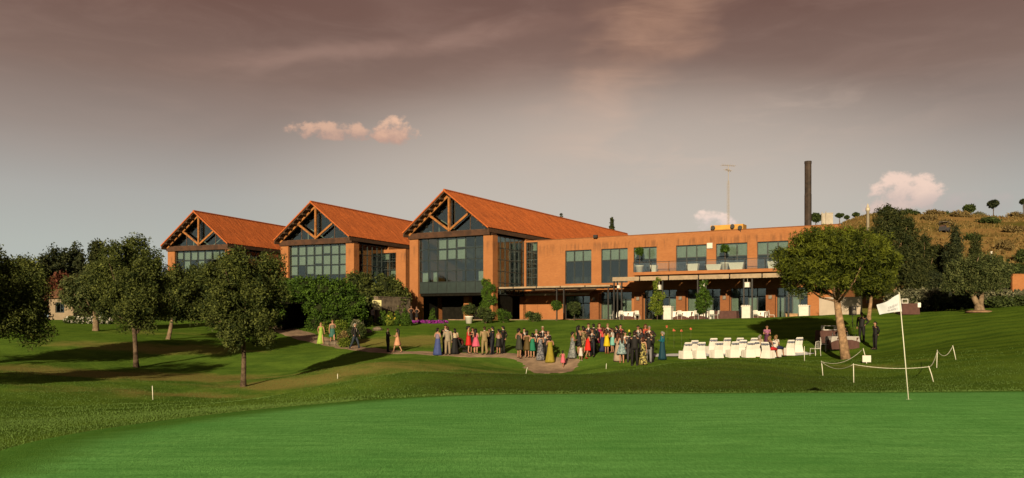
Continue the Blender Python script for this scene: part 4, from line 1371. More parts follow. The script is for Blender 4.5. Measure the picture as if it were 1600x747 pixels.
# row of clipped cones
for i, (px, wp, top) in enumerate(((597, 17, 486), (609, 17, 487), (621, 17, 486), (634, 17, 483))):
    bshrub(px, 75.5, top, wp, ['leftmost clipped cone shrub before the stone wall', 'second clipped shrub before the stone wall with yellow bloom', 'third clipped shrub before the stone wall', 'tallest clipped cone next to the brick pillar'][i],
           LF_LIM if i == 1 else LF_IVY, 'clipped_cone_shrub', kind='cone', clumps=90, per=30, size=.07, crad=.16, group='clipped cones', tb=.45, flowers=(FL_YEL, 5, .07) if i in (1, 2) else None)
for px, lab in ((571, 'smaller upright lime-green shrub left of the clipped cones'), (579.5, 'upright lime-green shrub second from left of the cones')):
    bshrub(px, 74, 494, 8, lab, LF_LIM, 'upright_shrub', kind='cone', clumps=40, per=24, size=.06, crad=.12, group='upright lime shrubs')
bshrub(507, 66, 498, 13, 'lime green pointed shrub behind the woman in lime dress', LF_LIM, 'upright_shrub', kind='cone', clumps=50, per=26, size=.06, crad=.15, group='upright lime shrubs')
bshrub(533, 66, 498, 20, 'rounded lime shrub behind the path', LF_LIM, 'rounded_shrub', clumps=60, per=28, size=.07, crad=.2)
bshrub(559, 64, 496, 19, 'silver-grey leaved shrub behind the walking man', LF_SIL, 'silver_shrub', kind='bushy', clumps=70, per=28, size=.07, crad=.22)
bshrub(563, 63, 507, 14, 'mid green shrub under the silver-grey one', LF_HED, 'rounded_shrub', clumps=50, per=26, size=.07, crad=.2)
bshrub(536, 58, 518, 17, 'low bronze shrub beside the path', LF_DRY, 'low_shrub', clumps=50, per=26, size=.07, crad=.2)
bshrub(551, 58.5, 516, 12, 'dark green low shrub beside the path', LF_HED, 'low_shrub', clumps=50, per=26, size=.07, crad=.2)
bshrub(538, 56.5, 528, 18, 'spreading yellow-green cushion shrub at the path edge', LF_LIM, 'cushion_shrub', clumps=60, per=28, size=.06, crad=.16)
bshrub(548, 60, 513, 22, 'low olive shrub mass at the garden bed middle', LF_HED, 'low_shrub', clumps=60, per=26, size=.08, crad=.25)
for i, (px, Y, lab) in enumerate(((524, 58.2, 'grey boulder at the path edge by the woman in teal'), (530, 57.6, 'small grey boulder right of the larger one'), (512, 59.6, 'flat grey boulder between the two women'), (575, 66, 'pale rock in the garden bed'), (590, 68, 'flat pale rock near the clipped cones'))):
    g = P(px, Y)
    q = MB(); s_ = random.uniform(.28, .5); q.ball((0, 0, .12), (s_, s_ * .8, s_ * .55), 9, 6, .25)
    tag(q.build('boulder', STONE, None, False, g), lab, 'rock', 'garden boulders')
# purple flower bed
bl = [(i * .55 - 1.6, (i % 2) * .3, .12, .42, .5, .16) for i in range(7)]
shrub('flower_bed', 'low bed of purple flowers at the foot of the brick pillar', P(667, 80), bl, LF_HED, 60, 20, .06, .12, None, 'flowers', False, .3, (FL_PUR, 420, .06))
# ivy on the right pillar
pc = BW(10.75 - .6, -.05, ZT)
bl = [(random.uniform(-.45, .45), random.uniform(-.12, .05), .35 + .32 * i, .6 - .014 * i, .36, .4) for i in range(12)]
bl += [(.62, .3, 3.2, .35, .3, .5), (.6, .4, 2.2, .3, .3, .6)]
shrub('ivy_pillar', 'bright ivy climbing the right pillar of the nearest pavilion', pc, [(b[0] * .87, b[1] - b[0] * .5, *b[2:]) for b in bl], LF_IVY, 420, 34, .075, .2, None, 'climber', True, .6)
GT = 'shrubs along the terrace edge'
tk = dict(group=GT, clumps=90, per=30, size=.075, crad=.22)
bshrub(676, 84, 481, 11, 'clipped cone in the shade under the nearest pavilion', LF_IVY, 'clipped_cone_shrub', kind='cone', clumps=60, per=26, size=.07, crad=.14, group='clipped cones')
bshrub(759, 76.5, 479, 30, 'dark bushy shrub in front of the ivy pillar', LF_HED, 'terrace_shrub', kind='bushy', **tk)
bshrub(787, 76.5, 482, 24, 'mid-green shrub in front of the dark undercroft', LF_IVY, 'terrace_shrub', kind='bushy', **tk)
bshrub(833, 76, 485, 23, 'low dark shrub in front of the brick wall under the awning', LF_HED, 'terrace_shrub', kind='bushy', **tk)
def standard(px, Y, py_c, rpx, label, pot=None, m_=LF_IVY, base=None, base_z=None):
    """lollipop topiary: ball on a bare stem"""
    g = P(px, Y)
    if base_z is not None:
        g.z = base_z
    r_ = pxh(rpx, Y)
    zc = EYE + (HZ - py_c) / F * Y - g.z
    root = thing('topiary_standard', label, 'topiary', g, 0, 'clipped standards')
    cm, C = crown_mesh('foliage', [(0, 0, zc, r_ * .9, r_ * .9, r_ * .85)], m_, 70, 28, .065, .16, .55, .3)
    link('foliage', cm, root)
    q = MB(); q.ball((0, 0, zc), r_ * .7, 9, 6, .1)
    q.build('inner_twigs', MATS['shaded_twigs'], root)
    p0 = .45 if pot else 0
    q = MB(); q.tube([(0, 0, p0 - .05), (.03, 0, (p0 + zc) / 2), (0, 0, zc)], [.045, .035, .03], 6)
    q.build('stem', BARK, root)
    if pot:
        q = MB(); q.lathe([(.3, 0), (.4, .6), (.45, .62), (.45, .72), (.38, .72), (.36, .6)], (0, 0, 0), 14)
        q.build('pot', pot, root, True)
    return root
standard(869.5, 76, 477.5, 9, 'small ball standard on thin stem beside the pergola posts')
standard(897, 75.5, 482, 12.5, 'large dark ball standard in front of a terrace door', m_=LF_HED)
standard(733, 78, 484, 11.5, 'ball standard in a white pot left of the ivy pillar', pot=WHITE, m_=LF_HED)
vz = 6.16
for px, v, py, rp, lab in ((999, 5.6, 392.5, 7, 'ball standard in white pot at the left end of the balcony'), (1132.5, 5.6, 388, 7.2, 'ball standard in white pot in front of the middle balcony window')):
    p_ = BW(U(px, v), v, vz)
    standard(px, p_.y, py, rp, lab, pot=WHITE, base_z=vz)
# climbers trained up the pergola posts
def climber(px, v, label, wpx, y0, y1, m_):
    p_ = BW(U(px, v), v, ZT)
    Y = p_.y
    zt_, zb_ = EYE + (HZ - y0) / F * Y - ZT, EYE + (HZ - y1) / F * Y - ZT
    w_ = pxh(wpx, Y)
    root = thing('climbing_plant', label, 'climber', p_, 0, 'climbers on the pergola')
    bl = []
    for i in range(9):
        t_ = i / 8
        f_ = .35 + .65 * math.sin(min(1, t_ * 1.15 + .12) * math.pi)
        bl.append((random.uniform(-.12, .12) * w_, random.uniform(-.1, .1), zb_ + (zt_ - zb_) * t_, w_ / 2 * f_, .38 * f_ + .1, .32))
    cm, C = crown_mesh('foliage', bl, m_, 210, 30, .07, .17, .6, .35, 0, .45)
    link('foliage', cm, root)
    q = MB(); limbs(q, (0, 0, -.05), (.05, 0, zt_ * .9), C, .05, .02, 10)
    q.build('stem', BARK, root, True)
climber(1027, 1.5, 'loose leafy climber on the pergola left of a white pedestal', 24, 437, 488, LF_LIM)
climber(1099, 1.5, 'dense rounded climber on the pergola behind the set tables', 27, 440, 484, LF_IVY)
# white flowers by the little house
for i, (px, wp) in enumerate(((112, 24), (128, 20), (143, 16), (165, 22))):
    bshrub(px, 72, 495, wp, ['white-flowered bush nearest the little house', 'white-flowered bush second from the little house', 'white-flowered bush left of the olive trunk', 'white-flowered bush right of the olive trunk'][i],
           LF_HED, 'white_flower_bush', group='white flower bushes', clumps=60, per=24, size=.08, crad=.25, flowers=(FL_WHT, 34, .10))

# ------------------------------------------------------------------ right-hand side
# the stone pine
g = G(1322, 561)
Yp = g.y
s_ = Yp / F
top = (561 - 354) * s_
def pp(px, py, dy, rx, rz, ry=None):
    return ((px - 1322) * s_, dy, (561 - py) * s_, rx * s_, (ry or rx) * s_, rz * s_)
blobs = [pp(1302, 408, 0, 74, 36, 66), pp(1240, 415, -.3, 34, 24), pp(1265, 390, -.6, 40, 26), pp(1302, 376, -.2, 52, 22), pp(1345, 388, -.4, 40, 26), pp(1372, 412, -.1, 28, 26), pp(1285, 435, -.9, 40, 22), pp(1335, 432, -.9, 40, 24),
         pp(1365, 440, .2, 30, 22), pp(1252, 445, .3, 26, 16), pp(1300, 410, 1.4, 60, 36), pp(1310, 400, -1.5, 52, 30), pp(1225, 402, .2, 18, 14), pp(1262, 420, -1.2, 34, 20), pp(1350, 412, -1.3, 36, 22), pp(1390, 430, .5, 16, 14)]
rng = np.random.default_rng(77); random.seed(77)
pine = thing('stone_pine', 'umbrella-shaped bright green pine with leaning trunk on the right lawn', 'tree', g)
cm, C = crown_mesh('crown', blobs, LF_PIN, 1500, 62, .12, .34, .2, .3, .5, .42, .24)
link('crown', cm, pine)
q = MB()
tp = [(0, 0, -.2), (-5 * s_, 0, 30 * s_), (-11 * s_, .05, 70 * s_), (-14 * s_, .1, 100 * s_), (-15 * s_, .1, 125 * s_)]
q.tube(tp, [.30, .235, .2, .175, .13], 10)
for i in rng.choice(len(C), 26, replace=False):
    e = Vector(C[i]); st_ = Vector(tp[3]).lerp(Vector(tp[2]), random.uniform(-.4, .5))
    md = st_.lerp(e, .55) + Vector((0, 0, -.1 * (e - st_).length))
    q.tube([st_, md, e], [.075, .05, .02], 5)
q.build('trunk', BARKP, pine, True)
# second pine behind it
gp = P(1357, 60)
tree('stone_pine', 'darker pine behind the big umbrella pine with splayed trunks', gp, EYE + (HZ - 385) / F * 60 - gp.z, 1.6, pxh(74, 60), LF_PIN, BARKP, clumps=420, per=44, size=.14, crad=.34, r0=.16, group='pines on the right', asp=.12, radial=.5, tb=.22, seed=41, lean=(.4, 0))
# dark tall trees
GR = 'dark trees beyond the right lawn'
def rtree(px, Y, top, wpx, label, m_=LF_DRK, name='dark_pine_tree', tr=.16, **kw):
    g = P(px, Y)
    ht = EYE + (HZ - top) / F * Y - g.z
    a = dict(clumps=300, per=40, size=.14, crad=.5, r0=.2, group=GR, nl=10, asp=.3)
    a.update(kw)
    return tree(name, label, g, ht, ht * tr, pxh(wpx, Y), m_, BARKP, **a)
Yd = 80
g = P(1398, Yd); s_ = Yd / F
hh = EYE + (HZ - 318) / F * Yd - g.z
def db(px, py, rx, rz):
    return ((px - 1398) * s_, random.uniform(-.6, .6), EYE + (HZ - py) / F * Yd - g.z, rx * s_, rx * s_ * .9, rz * s_)
tree('dark_pine_tree', 'tallest dark pine with several pointed tops behind the umbrella pine', g, hh, 2.6, pxh(72, Yd), LF_CYP, BARKP, clumps=720, per=44, size=.15, crad=.45, r0=.22, group=GR, asp=.3, seed=51,
     blobs=[db(1376, 350, 11, 24), db(1390, 345, 14, 26), db(1405, 352, 16, 26), db(1420, 365, 14, 26), db(1400, 380, 28, 30), db(1400, 412, 30, 28), db(1392, 432, 26, 18), db(1370, 375, 14, 24), db(1425, 400, 14, 34), db(1388, 328, 6, 9), db(1400, 334, 8, 10)])
rtree(1443, 84, 370, 30, 'dark rounded tree right of the tallest dark pine', LF_CYP, seed=52)
rtree(1467, 86, 378, 28, 'dark tree between its rounded neighbour and the pointed one', LF_CYP, seed=53)
rtree(1491, 82, 357, 25, 'dark pointed tree in front of the dry hillside', LF_DRK, seed=54)
rtree(1523, 92, 366, 15, 'slim cypress-like tree before the dry hillside', LF_CYP, 'cypress_tree', seed=55, clumps=200)
rtree(1432, 78, 420, 40, 'low dark tree below the tallest dark pine', LF_CYP, seed=56, tr=.3)
rtree(1462, 78, 428, 56, 'low dark tree mass left of the olive', LF_DRK, seed=57, tr=.1)
for px, Y, lab in ((877, 150, 'cypress tip peeking over the long tiled roof, the left and shorter one'), (956, 145, 'cypress tip showing above the end of the long roof')):
    g = P(px, Y)
    tp_ = EYE + (HZ - (329 if px < 900 else 335)) / F * Y
    ht = tp_ - g.z
    tree('cypress_tree', lab, g, ht, 1.0, 1.9 if px > 900 else 1.3, LF_CYP, BARK, clumps=700, per=30, size=.14, crad=.25, r0=.16, group='cypresses behind the roof', asp=.35,
         blobs=[(0, 0, ht * (.1 + .068 * i), .72 * (1 if i < 10 else (13.5 - i) / 4), .72 * (1 if i < 10 else (13.5 - i) / 4), ht * .06) for i in range(6, 13)], shell=.3)
# the olive
g = G(1530, 487)
Yo = g.y; s_ = Yo / F
rng = np.random.default_rng(61); random.seed(61)
olive = thing('olive_tree', 'spreading olive tree with pale forked trunk on the right lawn', 'tree', g)
ob = [((px - 1530) * s_, random.uniform(-.9, .9), (487 - py) * s_, rx * s_, rx * s_ * 1.1, rz * s_) for px, py, rx, rz in
      [(1526, 428, 32, 22), (1498, 434, 17, 15), (1510, 416, 20, 14), (1534, 409, 24, 12), (1552, 424, 20, 16), (1560, 438, 13, 11), (1492, 446, 14, 11), (1542, 442, 25, 13), (1514, 447, 20, 11)]]
cm, C = crown_mesh('crown', ob, LF_OLI, 520, 46, .085, .38, .4, .4, 0, .33, .2)
link('crown', cm, olive)
q = MB()
q.tube([(0, 0, -.1), (0, 0, .22), (-.02, 0, .5)], [.5, .34, .3], 9)
q.tube([(0, 0, .3), (-.3, 0, .85), (-.62, .1, 1.6), (-.8, .1, 2.3)], [.24, .2, .15, .08], 8)
q.tube([(.03, 0, .3), (.2, .05, .95), (.27, .1, 1.7), (.4, .1, 2.4)], [.22, .17, .13, .07], 8)
for i in rng.choice(len(C), 14, replace=False):
    e = Vector(C[i]); st_ = Vector((-.7, .1, 1.9)) if e.x < -.2 else Vector((.32, .1, 2.0))
    q.tube([st_, st_.lerp(e, .5), e], [.07, .05, .015], 5)
q.build('trunk', BARKO, olive, True)
q = MB(); q.lathe([(.95, -.05), (.8, .05), (.5, .1), (.1, .12)], (0, 0, 0), 16)
tag(q.build('tree_pit', mat('bare_soil', (.16, .10, .06), .95, .1, .3, 4), olive, True))
# hedges and silvery shrubs behind the right lawn
def hedge(px0, px1, Y, y_top, label, m_, n_=8, d=1.4, base=None, **kw):
    pa, pb = P(px0, Y), P(px1, Y)
    c_ = (pa + pb) / 2
    h_ = EYE + (HZ - y_top) / F * Y - c_.z
    L = (pb - pa).length
    bl = [((i / (n_ - 1) - .5) * L, random.uniform(-.3, .3), h_ * random.uniform(.42, .5), L / n_ * .85, d, h_ * random.uniform(.45, .55)) for i in range(n_)]
    a = dict(clumps=260, per=32, size=.12, crad=.35)
    a.update(kw)
    return shrub('garden_hedge', label, c_, bl, m_, cat='hedge', group='hedges beyond the right lawn', **a)
for a_ in HEDGES_LEFT:
    tag(hedge(*a_[:5], LF_HED, 8, tb=.22, size=.15), group='hedges on the left')
hedge(1395, 1470, 66, 453, 'silvery-topped hedge behind the golf flag', LF_SIL, 7, tb=.28)
hedge(1462, 1545, 64.5, 458, 'dark hedge behind the olive trunk', LF_HED, 7, tb=.2)
hedge(1540, 1640, 64, 452, 'silver-green hedge right of the olive trunk', LF_SIL, 8, tb=.25)
hedge(1545, 1660, 96, 401, 'clipped green hedge below the dry hillside', LF_HED, 8, tb=.35, size=.16)
hedge(1555, 1600, 61, 468, 'low dark hedge at the right lawn edge', LF_HED, 5, d=.8, tb=.3)
q = MB(); q.b2(0, 7, 0, .3, -1.5, 1.0); q.b2(-.04, 7.04, -.04, .34, 1.0, 1.08)
g = P(1582, 90); zz_ = EYE + (HZ - 428) / F * 90
tag(q.build('garden_wall', BRICK, None, False, (g.x, g.y, zz_ - 1.08)), 'low orange wall at the right edge below the hedge', 'wall')
q = MB(); q.lathe([(.1, 0), (.1, .9), (.13, .92), (.13, 1.0)], (0, 0, 0), 10)
g = P(1549, 94); g.z = EYE + (HZ - 406) / F * 94
tag(q.build('marker_post', WHITE, None, False, (g.x, g.y, g.z)), 'short white post standing before the clipped hedge', 'post')
# scrub and lollipop trees on the hill
GH = 'trees on the hill crest'
def hill_tree(px, Y, y_c, rpx, label, m_=LF_HED, flat=.75, y_b=None):
    g = P(px, Y)
    zc = EYE + (HZ - y_c) / F * Y - g.z
    r_ = pxh(rpx, Y)
    tree('hill_tree', label, g, zc + r_, max(zc - r_ * .4, .3), r_ * 2, m_, BARK, clumps=90, per=26, size=.28, crad=r_ * .28, r0=.14, group=GH, nl=5,
         blobs=[(0, 0, zc, r_ * .9, r_ * .9, r_ * flat * .9)], shell=.35)
for px, yc, rp, lab in ((1312, 336.5, 6, 'small umbrella tree on the crest left of the flue pipe, the leftmost'), (1323, 339.5, 4, 'tiny umbrella tree between two larger ones on the crest'), (1337.5, 335.5, 5, 'umbrella tree on the crest just left of the flue pipe')):
    hill_tree(px, 215, yc, rp, lab, flat=.5)
hill_tree(1514.5, 205, 326, 8.5, 'round bush on the hill crest left of the lollipop tree')
hill_tree(1552, 205, 319, 8, 'lollipop tree on the hill crest', LF_DRK)
hill_tree(1599, 205, 315, 5, 'half-seen round tree at the right edge of the crest', LF_DRK)
hill_tree(1435.5, 205, 336, 3, 'tiny upright bush alone on the crest', LF_DRK, 1.6)
hill_tree(1275, 140, 340, 8, 'rounded tree crown between chimney stack and white tanks', LF_HED)
for i, (px, Y, yt, wp, mm, lab) in enumerate(((1460, 190, 329, 34, LF_DRY, 'tawny scrub at the left of the hill crest'), (1482, 195, 326, 26, LF_HED, 'olive scrub right of the tawny one on the crest'), (1498, 196, 331, 20, LF_DRY, 'low tawny scrub left of the round bush'),
        (1530, 196, 325, 16, LF_SIL, 'thin pale scrub between round bush and lollipop tree'), (1587, 196, 322, 22, LF_DRY, 'wispy scrub near the right edge of the crest'), (1478, 160, 347, 20, LF_DRY, 'dark scrub on the hillside above the dark trees'),
        (1545, 165, 340, 34, LF_HED, 'scrub below the lollipop tree'), (1585, 150, 352, 30, LF_DRY, 'tawny scrub on the right hillside'), (1570, 130, 366, 22, LF_DRY, 'tawny scrub low on the hillside'), (1520, 140, 362, 22, LF_HED, 'small green scrub above the slim cypress'),
        (1452, 170, 345, 22, LF_DRY, 'tawny scrub left on the hillside'), (1500, 175, 341, 30, LF_DRY, 'broad tawny scrub mid hillside'), (1598, 120, 374, 20, LF_HED, 'green scrub at the right edge of hillside'), (1420, 185, 340, 24, LF_HED, 'scrub beside the tallest dark pine tops'))):
    bshrub(px, Y, yt, wp, lab, mm, 'hill_scrub', group='scrub on the dry hill', kind='bushy', clumps=70, per=22, size=.3, crad=.6, core=False, asp=.3, flat=.6)

# dry grass and low scrub that covers the hill
n = 26000
yy = rng.uniform(95, 215, n); rr_ = rng.uniform(.40, .70, n)
xx = rr_ * yy
pat = np.sin(xx * .21 + 1.3 * np.sin(yy * .13)) * np.sin(yy * .33 + xx * .05) + rng.normal(0, .5, n)
sel = pat > .1
xx, yy, pat = xx[sel], yy[sel], pat[sel]
DRYM = foliage_mat('dry_hill_grass', (0.055, 0.050, 0.014), (0.200, 0.130, 0.045), 0.3)
tg = tuft_field('dry_grass', xx, yy, .45, .2, DRYM, np.clip(rng.normal(.55, .17, len(xx)) - .12 * (pat > 1.0), 0, 1))
tag(tg, 'tawny dry grass and low scrub covering the hillside', 'grass', kind='stuff')
# ------------------------------------------------------------------ little house on the left
Yl = 84.0
g = P(96, Yl)
hz = g.z
lh = thing('garden_house', 'small cream house with tiled roof among trees on the left', 'house', g, -R(12))
CRM = mat('shaded_cream_render', (.165, .130, .092), .9, .1, .15, 1.5)  # wall colour darkened for the shade of the trees
wall_open(lh, 'wall', CRM, -1.55, 1.45, -.5, 2.3, 0, .25, [(-.75, .35, .75, 1.85)])
q = MB(); q.b2(-1.55, 1.45, 3.0, 3.2, -.5, 2.3); q.b2(-1.55, -1.35, .26, 2.99, -.5, 2.3); q.b2(1.25, 1.45, .26, 2.99, -.5, 2.3)
q.build('rear_walls', CRM, lh)
q = MB(); q.b2(-.75, .35, .1, .18, .75, .83); q.b2(-.75, .35, .1, .18, 1.77, 1.85); q.b2(-.75, -.67, .1, .18, .831, 1.769); q.b2(.27, .35, .1, .18, .831, 1.769); q.b2(-.24, -.16, .1, .18, .831, 1.769)
fr = q.build('window', FRAME, lh)
pbox('pane', GLASS, fr, (-.46, .14, 1.3), (.42, .02, .93)); pbox('pane', GLASS, fr, (.055, .14, 1.3), (.42, .02, .93))
q = MB()
for s0, s1 in (((-1.95, -.35, 2.25), (-.05, 1.6, 3.25)),):
    q.add([(-1.95, -.4, 2.3), (1.85, -.4, 2.3), (1.85, 1.6, 3.2), (-1.95, 1.6, 3.2), (-1.95, 3.6, 2.3), (1.85, 3.6, 2.3)], [(0, 1, 2, 3), (3, 2, 5, 4), (0, 3, 4), (1, 5, 2), (0, 4, 5, 1)])
for i in range(19):
    x_ = -1.95 + 3.8 * i / 18
    q.tube([(x_, -.45, 2.33), (x_, 1.6, 3.25)], .075, 5)
q.build('roof', mat('shade_muted_tiles', (.13, .068, .04), .9, .1, .4, 4), lh)  # roof colour muted for the same tree shade

# ------------------------------------------------------------------ golf flag
gf_ = G(1420, 626)
Yf_ = gf_.y
FLAGW = mat('flag_cloth', (.36, .38, .42), .85, .1, .06, 6)
POLEM = mat('flagstick_yellow_white', (.42, .42, .34), .5, .3)
fl = thing('golf_flag', 'white golf flag on a thin leaning pole standing in the green', 'golf flag', gf_)
sf = Yf_ / F
tpx = Vector(((1405 - 1420) * sf, 0, (626 - 458) * sf))
q = MB(); q.tube([(0, 0, -.05), tpx * .5, tpx], [.011, .010, .008], 8); q.ball(tpx, .013, 8, 5)
q.build('pole', POLEM, fl, True)
q = MB(); q.lathe([(.054, -.1), (.054, .0235), (.046, .0235), (.046, -.1)], (0, 0, 0), 16, False)
q.build('cup', WHITE, fl)
NUx, NVx = 22, 12
A0 = Vector(((1406 - 1420) * sf, 0, (626 - 460) * sf)); A1 = Vector(((1409.3 - 1420) * sf, 0, (626 - 487) * sf))
B0 = Vector(((1372.5 - 1420) * sf, .05, (626 - 477) * sf)); B1 = Vector(((1378 - 1420) * sf, .08, (626 - 492) * sf))
def fpt(s_, t_, off=0.0):
    a = A0.lerp(A1, t_); b = B0.lerp(B1, t_)
    p_ = a.lerp(b, s_)
    p_.y += .035 * math.sin(s_ * 7.5 + t_ * 1.2) * s_ ** .6 + off
    p_.z += .012 * math.sin(s_ * 6 + 1) * (1 - t_) - .018 * s_ * (1 - s_) * 4 * (0.2 - t_)
    return p_
q = MB()
vs = [fpt(i / NUx, j / NVx) for i in range(NUx + 1) for j in range(NVx + 1)]
fs = [(i * (NVx + 1) + j, (i + 1) * (NVx + 1) + j, (i + 1) * (NVx + 1) + j + 1, i * (NVx + 1) + j + 1) for i in range(NUx) for j in range(NVx)]
q.add(vs, fs)
q.add([v + Vector((0, .004, 0)) for v in vs], [f_[::-1] for f_ in fs])
flg = q.build('flag', FLAGW, fl, True)
# two lines of faded lettering, too blurred in the photo to read: only the strokes are kept
q = MB()
rs = random.Random(5)
for t0, t1, s0, s1, nn in ((.50, .66, .14, .62, 9), (.74, .88, .18, .66, 8)):
    for i in range(nn):
        a = s0 + (s1 - s0) * i / nn
        wd = (s1 - s0) / nn * .62
        tt = [(a, t0, a, t1)]
        tt += [(a, t0, a + wd, t0)] if rs.random() < .6 else []
        tt += [(a, t1, a + wd, t1)] if rs.random() < .5 else []
        tt += [(a + wd, t0, a + wd, t1)] if rs.random() < .6 else []
        tt += [(a, (t0 + t1) / 2, a + wd, (t0 + t1) / 2)] if rs.random() < .6 else []
        for a0, b0, a1, b1 in tt:
            p0, p1 = fpt(a0, b0, -.004), fpt(a1, b1, -.004)
            q.bar(p0, p1, .0055, .002)
q.build('lettering', mat('faded_grey_print', (.13, .13, .15), .8, .1), flg)

# ------------------------------------------------------------------ stakes and ropes
STK = mat('white_stake', (.42, .42, .34), .6, .3, .1, 8)
def stake(px, py, top_px, top_py, label, r_=.016, cap=True, group='white stakes on the grass'):
    g = G(px, py)
    s_ = g.y / F
    t_ = Vector(((top_px - px) * s_, 0, (py - top_py) * s_))
    q = MB(); q.tube([(0, 0, -.08), t_ * .5, t_], [r_, r_, r_ * .9], 7)
    o = q.build('boundary_stake', STK, None, True, g)
    tag(o, label, 'stake', group)
    return g + t_
stake(239, 625, 238, 603, 'white stake alone on the near left grass')
stake(527.5, 592, 527.5, 584, 'short white stake on the shoulder of the mound')
stake(821.5, 584, 824, 574, 'slightly leaning white stake at the left corner of the path end')
stake(947, 576.5, 947.5, 568, 'short white stake in front of the crowd')
e1 = stake(1257, 564, 1256.8, 541, 'upright stake left of the pine trunk', group='rope barrier stakes')
e2 = stake(1286, 587, 1283.5, 564, 'stake nearest the left end of the front rope', group='rope barrier stakes')
e3 = stake(1334, 598, 1333.5, 568, 'tallest front rope stake left of the golf flag', group='rope barrier stakes')
e4 = stake(1459.5, 597, 1451, 572, 'strongly leaning rope stake right of the golf flag', group='rope barrier stakes')
e5 = stake(1463.5, 575, 1464.5, 547, 'upright rope stake behind the leaning one', group='rope barrier stakes')
e6 = stake(1494, 562, 1488.5, 540, 'farthest right rope stake, slightly leaning', group='rope barrier stakes')
e7 = stake(1354.5, 566, 1348.5, 544, 'leaning stake beside the pine trunk carrying the small sign', group='rope barrier stakes')
ROPE = mat('pale_rope', (.34, .34, .27), .9, .1, .2, 20)
def rope(pts, sag, label, r_=.012):
    q = MB()
    path = []
    for (a, b), s_ in zip(zip(pts[:-1], pts[1:]), sag):
        for i in range(13):
            t_ = i / 12
            p_ = a.lerp(b, t_)
            p_ = Vector(p_)
            p_.z -= s_ * 4 * t_ * (1 - t_)
            zg = float(H(p_.x, p_.y)) + .03
            p_.z = max(p_.z, zg)
            path.append(p_)
    q.tube([p_ for i, p_ in enumerate(path) if i == 0 or (p_ - path[i - 1]).length > 1e-4], r_, 5)
    tag(q.build('barrier_rope', ROPE, None, True), label, 'rope', 'barrier ropes')
dn = Vector((0, 0, -.03))
rope([e3 + dn, e4 + dn, e5 + dn, e6 + dn], [.10, .16, .30], 'slack white rope running from the tallest stake round behind the flag')
rope([e2 + dn, e3 + dn], [.22], 'slack rope hanging between the two left front stakes')
rope([e2 + dn, e7 + dn], [.30], 'sagging rope from the left front stake past the pine trunk')
g = G(1354, 568)
q = MB(); q.b2(-.19, .19, -.02, .0, .06, .36); q.b2(-.015, .015, 0, .02, -.05, .3)
tag(q.build('small_sign', WHITE, None, False, g), 'small blank white sign board on the grass beside the pine', 'sign')

# ------------------------------------------------------------------ terrace furniture
CLOTH = mat('white_table_cloth', (.52, .50, .47), .9, .1, .05, 4)
BROWN = mat('brown_table_cloth', (.058, .030, .026), .9, .1, .15, 4)
def cloth_table(name, label, px, v, w_, d_, hgt, cloth, skirt=None, group=None, loc=None, rz=-R(30), drop=.42, items=False):
    p_ = BW(U(px, v), v, ZT) if loc is None else loc
    root = thing(name, label, 'table', p_, rz, group)
    q = MB()
    for a in (-1, 1):
        for b in (-1, 1):
            q = MB(); q.bar((a * (w_ / 2 - .12), b * (d_ / 2 - .12), 0), (a * (w_ / 2 - .12), b * (d_ / 2 - .12), hgt - .03), .05)
            q.build('leg', BLACKM, root)
    def draped(z0, z1, ex, seed, mm, nm, zig):
        rr_ = random.Random(seed)
        q = MB()
        N = 40
        top_, mid, bot = [], [], []
        for i in range(N):
            t_ = i / N * 4
            side, f_ = int(t_), t_ % 1
            cx_, cy_ = [(-1 + 2 * f_, -1), (1, -1 + 2 * f_), (1 - 2 * f_, 1), (-1, 1 - 2 * f_)][side]
            x_, y_ = cx_ * w_ / 2, cy_ * d_ / 2
            corner = abs(f_ - .5) * 2
            wave = .03 * math.sin(i * 1.9 + seed)
            top_.append((x_, y_, z1))
            mid.append((x_ * 1.015, y_ * 1.015, z1 - .04))
            bot.append((x_ * (1.0 + ex + wave), y_ * (1.0 + ex + wave), z0 - zig * (corner ** 3) + rr_.uniform(-.015, .015)))
        q.rings([bot, mid, top_], False)
        q.add(top_, [tuple(range(N))])
        return q.build(nm, mm, root, False)
    if skirt:
        draped(.06, hgt - .012, .03, 3, skirt, 'skirt', 0)
    draped(hgt - drop, hgt, .05, 7, cloth, 'tablecloth', .16 if skirt else .0)
    if items:
        rr_ = random.Random(int(px))
        for i in range(5):
            q = MB()
            x_, y_ = rr_.uniform(-.4, .4) * w_, rr_.uniform(-.35, .35) * d_
            q.lathe([(.03, 0), (.006, .01), (.006, .09), (.035, .13), (.03, .2)], (x_, y_, hgt + .002), 8)
            tag(q.build('wine_glass', CLEAR, None, False, p_, rz), 'stemmed wine glass on the ' + ' '.join(label.split()[-6:]), 'glass', 'glasses on ' + label[:30])
    return root
